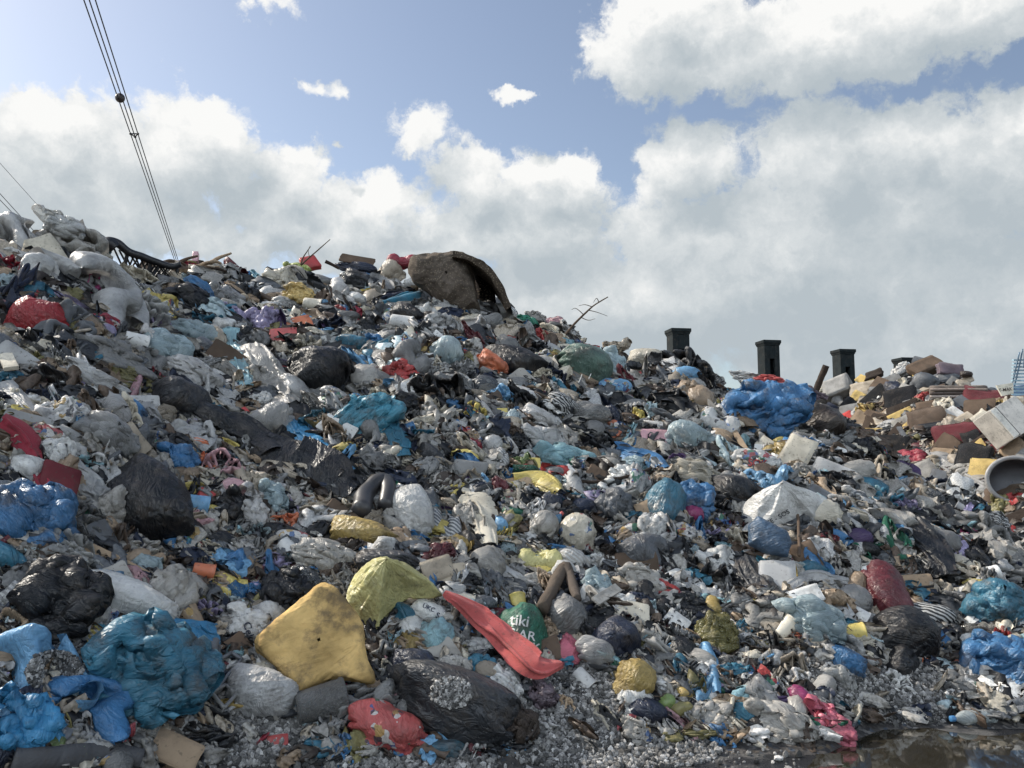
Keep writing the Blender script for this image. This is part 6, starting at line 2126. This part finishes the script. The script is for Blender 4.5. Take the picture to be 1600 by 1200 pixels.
c = on_wire(w0, 153) * 0.5 + on_wire(w1, 153) * 0.5
n, F = ico(4)
R = 6.2 * np.linalg.norm(c) / FPX
o = obj('marker_ball', to_mesh('marker_ball', n * R, F, True, MAT['hard']), None, (.075, .055, .05))
o.location = c
tag(o, 'dark round marker ball threaded on the power wires', 'marker ball')
s0, s1, s2 = on_wire(w0, 209), on_wire(w1, 214), on_wire(w2, 209)
t = thing('wire_spacer', 'small triangular spacer clamp holding the power wires apart', 'spacer', s1)
for a_, b_ in ((s0, s2), (s0, s1), (s2, s1)):
    child_mesh('arm', tube_mesh('arm', smooth_line(np.array([a_, b_]), 4), 0.07, MAT['steel'], 6), t, (.04, .045, .05))
for a_ in (s0, s1, s2):
    child_mesh('clamp', to_mesh('clamp', n * 0.13 + a_, F, True, MAT['steel']), t, (.04, .045, .05))

# ------------------------------------------------------------------ rubbish between the pointed-out things: each piece its own object
HX = np.array([(x, y, max(a, 4), max(b, 4), r) for x, y, a, b, r in HEROES], float)


def in_hero(x, y, k=0.84):
    dx, dy = x - HX[:, 0], y - HX[:, 1]
    c, s = np.cos(np.radians(HX[:, 4])), np.sin(np.radians(HX[:, 4]))
    u, v = dx * c - dy * s, dx * s + dy * c
    return bool((((u / HX[:, 2]) ** 2 + (v / HX[:, 3]) ** 2) < k * k).any())


GRAVEL = [(65, 905, 80, 36), (120, 1052, 62, 44), (400, 1150, 110, 42), (890, 1105, 100, 64), (1400, 1080, 110, 38), (960, 1175, 150, 26), (1280, 1040, 70, 30), (640, 1195, 120, 18)]


def in_gravel(x, y):
    return any(((x - a) / c) ** 2 + ((y - b) / d) ** 2 < 1 for a, b, c, d in GRAVEL)


COLWORD = dict(white='white', dirty='dirty white', pale='pale grey', grey='grey', slate='slate grey', cream='cream', beige='beige', tan='tan', brown='brown', darkbrown='dark brown', black='black', charcoal='charcoal',
               navy='navy', blue='blue', skyblue='sky blue', teal='teal', cyan='pale cyan', ice='icy clear', green='dark green', lime='lime', yellow='yellow', mustard='mustard', olive='olive', orange='orange', red='red',
               crimson='crimson', maroon='maroon', pink='pink', magenta='magenta', lilac='lilac', purple='purple', gold='gold', print='off white', emerald='bright green', rose='rose')
W_MAIN = dict(white=8, dirty=15, pale=12, grey=14, slate=9, cream=6, beige=6, tan=4, brown=4, darkbrown=4, black=19, charcoal=11, navy=5, blue=2.2, skyblue=1.6, teal=2, cyan=1.5, ice=3, green=1.2, yellow=1.4, mustard=1.2, olive=1.5,
              orange=.7, red=.9, crimson=.6, maroon=1.2, pink=1.4, lilac=1.6, purple=.6, print=5, magenta=.5)
W_FAR = dict(beige=6, tan=10, brown=14, darkbrown=13, cream=3, dirty=6, white=2, grey=6, slate=6, black=10, gold=2.5, maroon=3, navy=2, red=.7, olive=3)
FILL = [('bg', 205, 'crumpled bag', 'crumpled plastic bags in the heap'), ('fm', 170, 'torn film', 'torn plastic films in the heap'), ('dr', 150, 'draped film', 'draped films in the heap'), ('dc', 60, 'draped cloth', 'draped cloths in the heap'), ('dk', 60, 'draped tarp', 'draped tarps in the heap'), ('cl', 150, 'rag', 'rags in the heap'), ('cb', 75, 'clear bag', 'clear bags in the heap'),
        ('sp', 200, 'torn strip', 'torn strips in the heap'), ('ck', 110, 'knotted rag', 'knotted rags in the heap'),
        ('pb', 85, 'printed bag', 'printed bags in the heap'), ('rd', 22, 'stuffed bag', 'stuffed bags in the heap'), ('sk', 60, 'tied sack', 'tied sacks in the heap'), ('cd', 40, 'card piece', 'card pieces in the heap'),
        ('pp', 80, 'paper scrap', 'paper scraps in the heap'), ('bt', 34, 'bottle', 'bottles in the heap'), ('tb', 26, 'tub', 'tubs in the heap'), ('cf', 80, 'clear film', 'clear films in the heap'), ('st', 28, 'striped bag', 'striped bags in the heap'),
        ('bx', 20, 'box', 'boxes in the heap'), ('pl', 24, 'plastic piece', 'plastic pieces in the heap')]
FILL_FAR = [('cd', 50, 'card piece', 'card pieces on the far pile'), ('cu', 34, 'pad', 'pads on the far pile'), ('bx', 34, 'box', 'boxes on the far pile'), ('bd', 30, 'board', 'boards on the far pile'), ('cl', 44, 'rag', 'rags on the far pile'), ('bg', 34, 'bag', 'bags on the far pile')]
POOL = {'dr': 16, 'dc': 16, 'dk': 16, 'sp': 22, 'ck': 22, 'bg': 24, 'fm': 28, 'cl': 18, 'cb': 12, 'pb': 14, 'rd': 8, 'sk': 10, 'cd': 6, 'pp': 10, 'bt': 5, 'tb': 2, 'cf': 12, 'st': 8, 'bx': 5, 'pl': 4, 'cu': 6, 'bd': 4}
LM = np.array([(a[1], a[2]) for a in LANDMARKS])
used_labels = {o.get('label') for o in COL.objects}


def where(x, y, k=0):
    """the landmarks a spot lies between, or beside"""
    d = np.hypot(LM[:, 0] - x, LM[:, 1] - y)
    order = np.argsort(d)
    i = order[0]
    out = []
    for j in order[1:9]:
        a = np.array([LM[i, 0] - x, LM[i, 1] - y])
        b = np.array([LM[j, 0] - x, LM[j, 1] - y])
        if a @ b < -0.35 * np.linalg.norm(a) * np.linalg.norm(b):
            out.append('between the %s and the %s' % (LANDMARKS[i][0], LANDMARKS[j][0]))
    for j in order[:3]:
        dx, dy = x - LM[j, 0], y - LM[j, 1]
        rel = 'just below' if dy > abs(dx) else 'just above' if -dy > abs(dx) else 'beside'
        out.append('%s the %s' % (rel, LANDMARKS[j][0]))
    return out


def make_label(kind_word, cname, x, y, size):
    sz = ['', 'small ', 'bigger ', 'flattened ', 'half buried ', 'dusty ', 'grimy ', 'twisted ']
    for s in (sz[:1] + (sz[1:2] if size < 22 else sz[2:3] if size > 34 else []) + sz[4:]):
        for w_ in where(x, y):
            lab = '%s%s %s %s' % (s, COLWORD[cname], kind_word, w_)
            n_ = len(lab.split())
            if lab not in used_labels and 4 <= n_ <= 16:
                used_labels.add(lab)
                return lab
    return None


def scatter(fill, weights, region, seed, size, dmin, far=False):
    r = random.Random(seed)
    bag = [f for f in fill for _ in range(f[1])]
    r.shuffle(bag)
    # dart throwing with a spacing that follows the distance
    pts = []
    N = 26000
    xs = np.array([r.uniform(region[0], region[1]) for _ in range(N)])
    ys = np.array([r.uniform(region[2], region[3]) for _ in range(N)])
    P, miss = cast(xs, ys)
    Nn = normals(P)
    D = np.linalg.norm(P - np.array([0, 0, EYE]), axis=1)
    taken = np.zeros((0, 3))
    cn, cw = list(weights), list(weights.values())
    for i in range(N):
        if not bag:
            break
        x, y = xs[i], ys[i]
        if miss[i] or P[i, 2] < 0.04 or (D[i] > 14.5) != far:
            continue
        if (x > 1235 and y > 1070) or in_hero(x, y) or (in_gravel(x, y) and r.random() > 0.03):
            continue
        s_world = r.uniform(*size) * (1.0 if r.random() < 0.7 else 1.35)
        px = s_world * FPX / D[i]
        px = min(px, 64)
        rr = px * dmin
        if len(taken) and (np.hypot(taken[:, 0] - x, (taken[:, 1] - y) * 1.35) < (taken[:, 2] + rr) * 0.5).any():
            continue
        taken = np.concatenate([taken, [[x, y, rr]]])
        kind, _, word, group = bag.pop()
        c = r.choices(cn, cw)[0]
        if kind in ('cb', 'cf') and c in ('black', 'charcoal', 'navy', 'darkbrown', 'brown', 'tan'):
            c = r.choice(['ice', 'pale', 'white', 'ice', 'cyan'])
        if kind in ('bt',):
            c = r.choice(['ice', 'ice', 'pale', 'skyblue', 'green'])
        if kind in ('tb', 'pl'):
            c = r.choice(['white', 'white', 'cream', 'pale', 'blue', 'red', 'yellow', 'slate'])
        if kind in ('cd', 'bx', 'pp') and not far:
            c = r.choice(['beige', 'tan', 'cream', 'brown', 'white', 'dirty', 'pale'])
        if kind == 'dk':
            c = r.choice(['black', 'black', 'charcoal', 'navy', 'slate', 'blue', 'teal'])
        if kind == 'sk':
            c = r.choice(['black', 'black', 'black', 'charcoal', 'white', 'blue', 'teal', 'dirty', 'slate'])
        asp = r.uniform(0.5, 0.85)
        if kind == 'bt':
            px, asp = px * 0.75, 0.33
        elif kind == 'tb':
            px, asp = px * 0.5, 0.85
        elif kind in ('pl', 'pp'):
            px *= 0.7
        elif kind in ('sp', 'ck'):
            px, asp = px * r.uniform(1.2, 1.9), r.uniform(0.22, 0.4)
        elif kind == 'bd':
            px, asp = px * 1.5, 0.14
        lab = make_label(word, c, x, y, px)
        if not lab:
            continue
        col = shade(PAL[c], r.uniform(0.75, 1.15))
        tilt = r.gauss(-14, 26) if r.random() < 0.7 else r.uniform(-180, 180)
        if kind in ('sp', 'ck'):
            tilt = r.gauss(-38, 28)
        lay(kind, x, y, px, px * asp, tilt, col, lab, group, lift=r.uniform(0.05, 0.3), hi=False, seed=r.randrange(POOL[kind]), P=P[i], N=Nn[i])
    return len(taken)


n_a = scatter(FILL, W_MAIN, (-60, 1660, 360, 1185), 11, (0.19, 0.46), 0.36)
SMALL = [('fm', 80, 'film shred', 'small film shreds in the heap'), ('sp', 90, 'thin strip', 'thin strips in the heap'), ('cl', 70, 'rag wad', 'small rag wads in the heap'), ('pp', 70, 'paper wad', 'paper wads in the heap'), ('pl', 40, 'plastic bit', 'plastic bits in the heap'), ('bg', 20, 'bag wad', 'bag wads in the heap'), ('dk', 50, 'tarp shred', 'tarp shreds in the heap')]
n_c = scatter(SMALL, W_MAIN, (-20, 1620, 400, 1180), 14, (0.12, 0.22), 0.5)
n_b = scatter(FILL_FAR, W_FAR, (1250, 1660, 560, 800), 12, (0.32, 0.8), 0.42, far=True)
print('fill', n_a, n_c, n_b)


# ------------------------------------------------------------------ loose litter, too small and too many to count, and gravel
def flakes(name, count, region, size, weights, seed, far=False, lift=0.02, dens=None):
    rs = np.random.RandomState(seed)
    xs = rs.uniform(region[0], region[1], count)
    ys = rs.uniform(region[2], region[3], count)
    P, miss = cast(xs, ys)
    N = normals(P)
    D = np.linalg.norm(P - np.array([0, 0, EYE]), axis=1)
    ok = ~miss & ((D > 14.5) == far) & (P[:, 2] > 0.03)
    g = np.array([in_gravel(x, y) for x, y in zip(xs, ys)])
    ok &= ~g | (rs.uniform(size=count) < 0.05)
    xs, ys, P, N, D = xs[ok], ys[ok], P[ok], N[ok], D[ok]
    protos = []
    m = 9
    for k in range(40):
        V = unit(SCRAPS[k].reshape(-1, 3).astype(float))
        V = V * np.array([1, rs.choice([0.14, 0.25, 0.45, 0.7]), rs.uniform(0.12, 0.34)])
        protos.append(V)
    F0 = grid_faces(m, m)
    nm = list(weights)
    pw = np.array(list(weights.values()), float)
    pw /= pw.sum()
    ci = rs.choice(len(nm), len(P), p=pw)
    pal = np.array([PAL[k] for k in nm])
    VV, CC = [], []
    for i in range(len(P)):
        ax = frame_at(P[i], N[i], rs.normal(-12, 50), 0.4)
        s = size[0] * (size[1] / size[0]) ** rs.uniform()
        s *= min(D[i] / 8.5, 1.4) if not far else 1.0
        V = protos[rs.randint(40)] * s
        V = P[i] + V[:, :1] * ax[0] + V[:, 1:2] * ax[1] + V[:, 2:] * ax[2] + ax[2] * (lift + s * 0.12)
        VV.append(V)
        CC.append(np.repeat((pal[ci[i]] * rs.uniform(0.55, 1.1))[None], m * m, 0))
    n = len(P)
    F = (F0[None] + (np.arange(n) * m * m)[:, None, None]).reshape(-1, 4)
    o = obj(name, to_mesh(name, np.concatenate(VV), F, True, MAT['scrap'], np.clip(np.concatenate(CC), 0, .8)))
    return tag(o, kind='stuff')


W_LIT = dict(W_MAIN)
W_LIT.update(black=16, charcoal=12, darkbrown=9, brown=13, dirty=28, grey=20, pale=13, white=5, beige=15, tan=8)
for k_ in ('red', 'blue', 'orange', 'yellow', 'magenta', 'crimson', 'green', 'lilac', 'pink'):
    W_LIT[k_] *= 0.5
flakes('litter', 9500, (-150, 1980, 370, 1190), (0.10, 0.40), W_LIT, 21)
flakes('debris', 4200, (1130, 2000, 560, 800), (0.12, 0.45), W_FAR, 22, far=True)


def gravel(name, count, patches, size, seed, extra=None):
    rs = np.random.RandomState(seed)
    X, Y = [], []
    area = np.array([c * d for a, b, c, d in patches], float)
    for (a, b, c, d), k in zip(patches, (area / area.sum() * count).astype(int)):
        th, r = rs.uniform(0, 2 * math.pi, k), np.sqrt(rs.uniform(0, 1.25, k))
        X.append(a + c * r * np.cos(th))
        Y.append(b + d * r * np.sin(th))
    X, Y = np.concatenate(X), np.concatenate(Y)
    dry = ~((X > 1250) & (Y > 1134))
    X, Y = X[dry], Y[dry]
    P, miss = cast(X, Y)
    P = P[~miss & (np.linalg.norm(P, axis=1) < 14)]
    n, F0 = ico(1)
    k = len(P)
    s = size[0] * (size[1] / size[0]) ** (rs.uniform(size=k) ** 2.2)
    V = n[None] * (1 + rs.uniform(-.35, .35, (k, len(n), 1))) * s[:, None, None] * rs.uniform(.6, 1.2, (k, 1, 3))
    V = V + P[:, None] + np.array([0, 0, 1]) * (s[:, None, None] * rs.uniform(0.0, 0.9, (k, 1, 1)))
    F = (F0[None] + (np.arange(k) * len(n))[:, None, None]).reshape(-1, 3)
    g = rs.choice([.06, .12, .20, .30, .42, .58], k, p=[.17, .22, .25, .2, .12, .04]) * rs.uniform(.8, 1.2, k)
    C = g[:, None] * np.array([1.0, .97, .93])
    o = obj(name, to_mesh(name, V.reshape(-1, 3), F, False, MAT['stone'], np.repeat(C, len(n), 0)))
    return tag(o, kind='stuff')


gravel('gravel', 42000, GRAVEL, (0.005, 0.021), 31)
gravel('shingle', 2600, [(1400, 1118, 130, 12), (1570, 1112, 90, 10)], (0.003, 0.012), 35)
gravel('pebbles', 5000, [(800, 1080, 900, 130), (1440, 1106, 120, 14)], (0.005, 0.024), 32)


def on_top(name, target, px, py, rx, ry, count, size, seed):
    """stones spilled on the visible top of a thing"""
    rs = np.random.RandomState(seed)
    bpy.context.view_layer.update()
    mw = target.matrix_world
    tree = BVHTree.FromPolygons([mw @ v.co for v in target.data.vertices], [tuple(p.vertices) for p in target.data.polygons])
    th, r = rs.uniform(0, 2 * math.pi, count), np.sqrt(rs.uniform(0, 1, count))
    D = pix_dir(px + rx * r * np.cos(th), py + ry * r * np.sin(th))
    pts = [h[0] for h in (tree.ray_cast(Vector((0, 0, EYE)), Vector(d)) for d in D) if h[0] is not None]
    P = np.array(pts)
    n, F0 = ico(1)
    k = len(P)
    s = size[0] * (size[1] / size[0]) ** rs.uniform(size=k)
    V = n[None] * (1 + rs.uniform(-.3, .3, (k, len(n), 1))) * s[:, None, None] + P[:, None]
    F = (F0[None] + (np.arange(k) * len(n))[:, None, None]).reshape(-1, 3)
    C = rs.choice([.06, .11, .2, .32, .5], k)[:, None] * np.array([1, .97, .93])
    tag(obj(name, to_mesh(name, V.reshape(-1, 3), F, False, MAT['stone'], np.repeat(C, len(n), 0))), kind='stuff')


on_top('gravel_spill', BYNAME['torn blue tarp'], 86, 1050, 44, 34, 1500, (0.006, 0.014), 34)
on_top('gravel_spill', BYNAME['huge black foot sack'], 706, 1082, 32, 24, 900, (0.006, 0.014), 33)
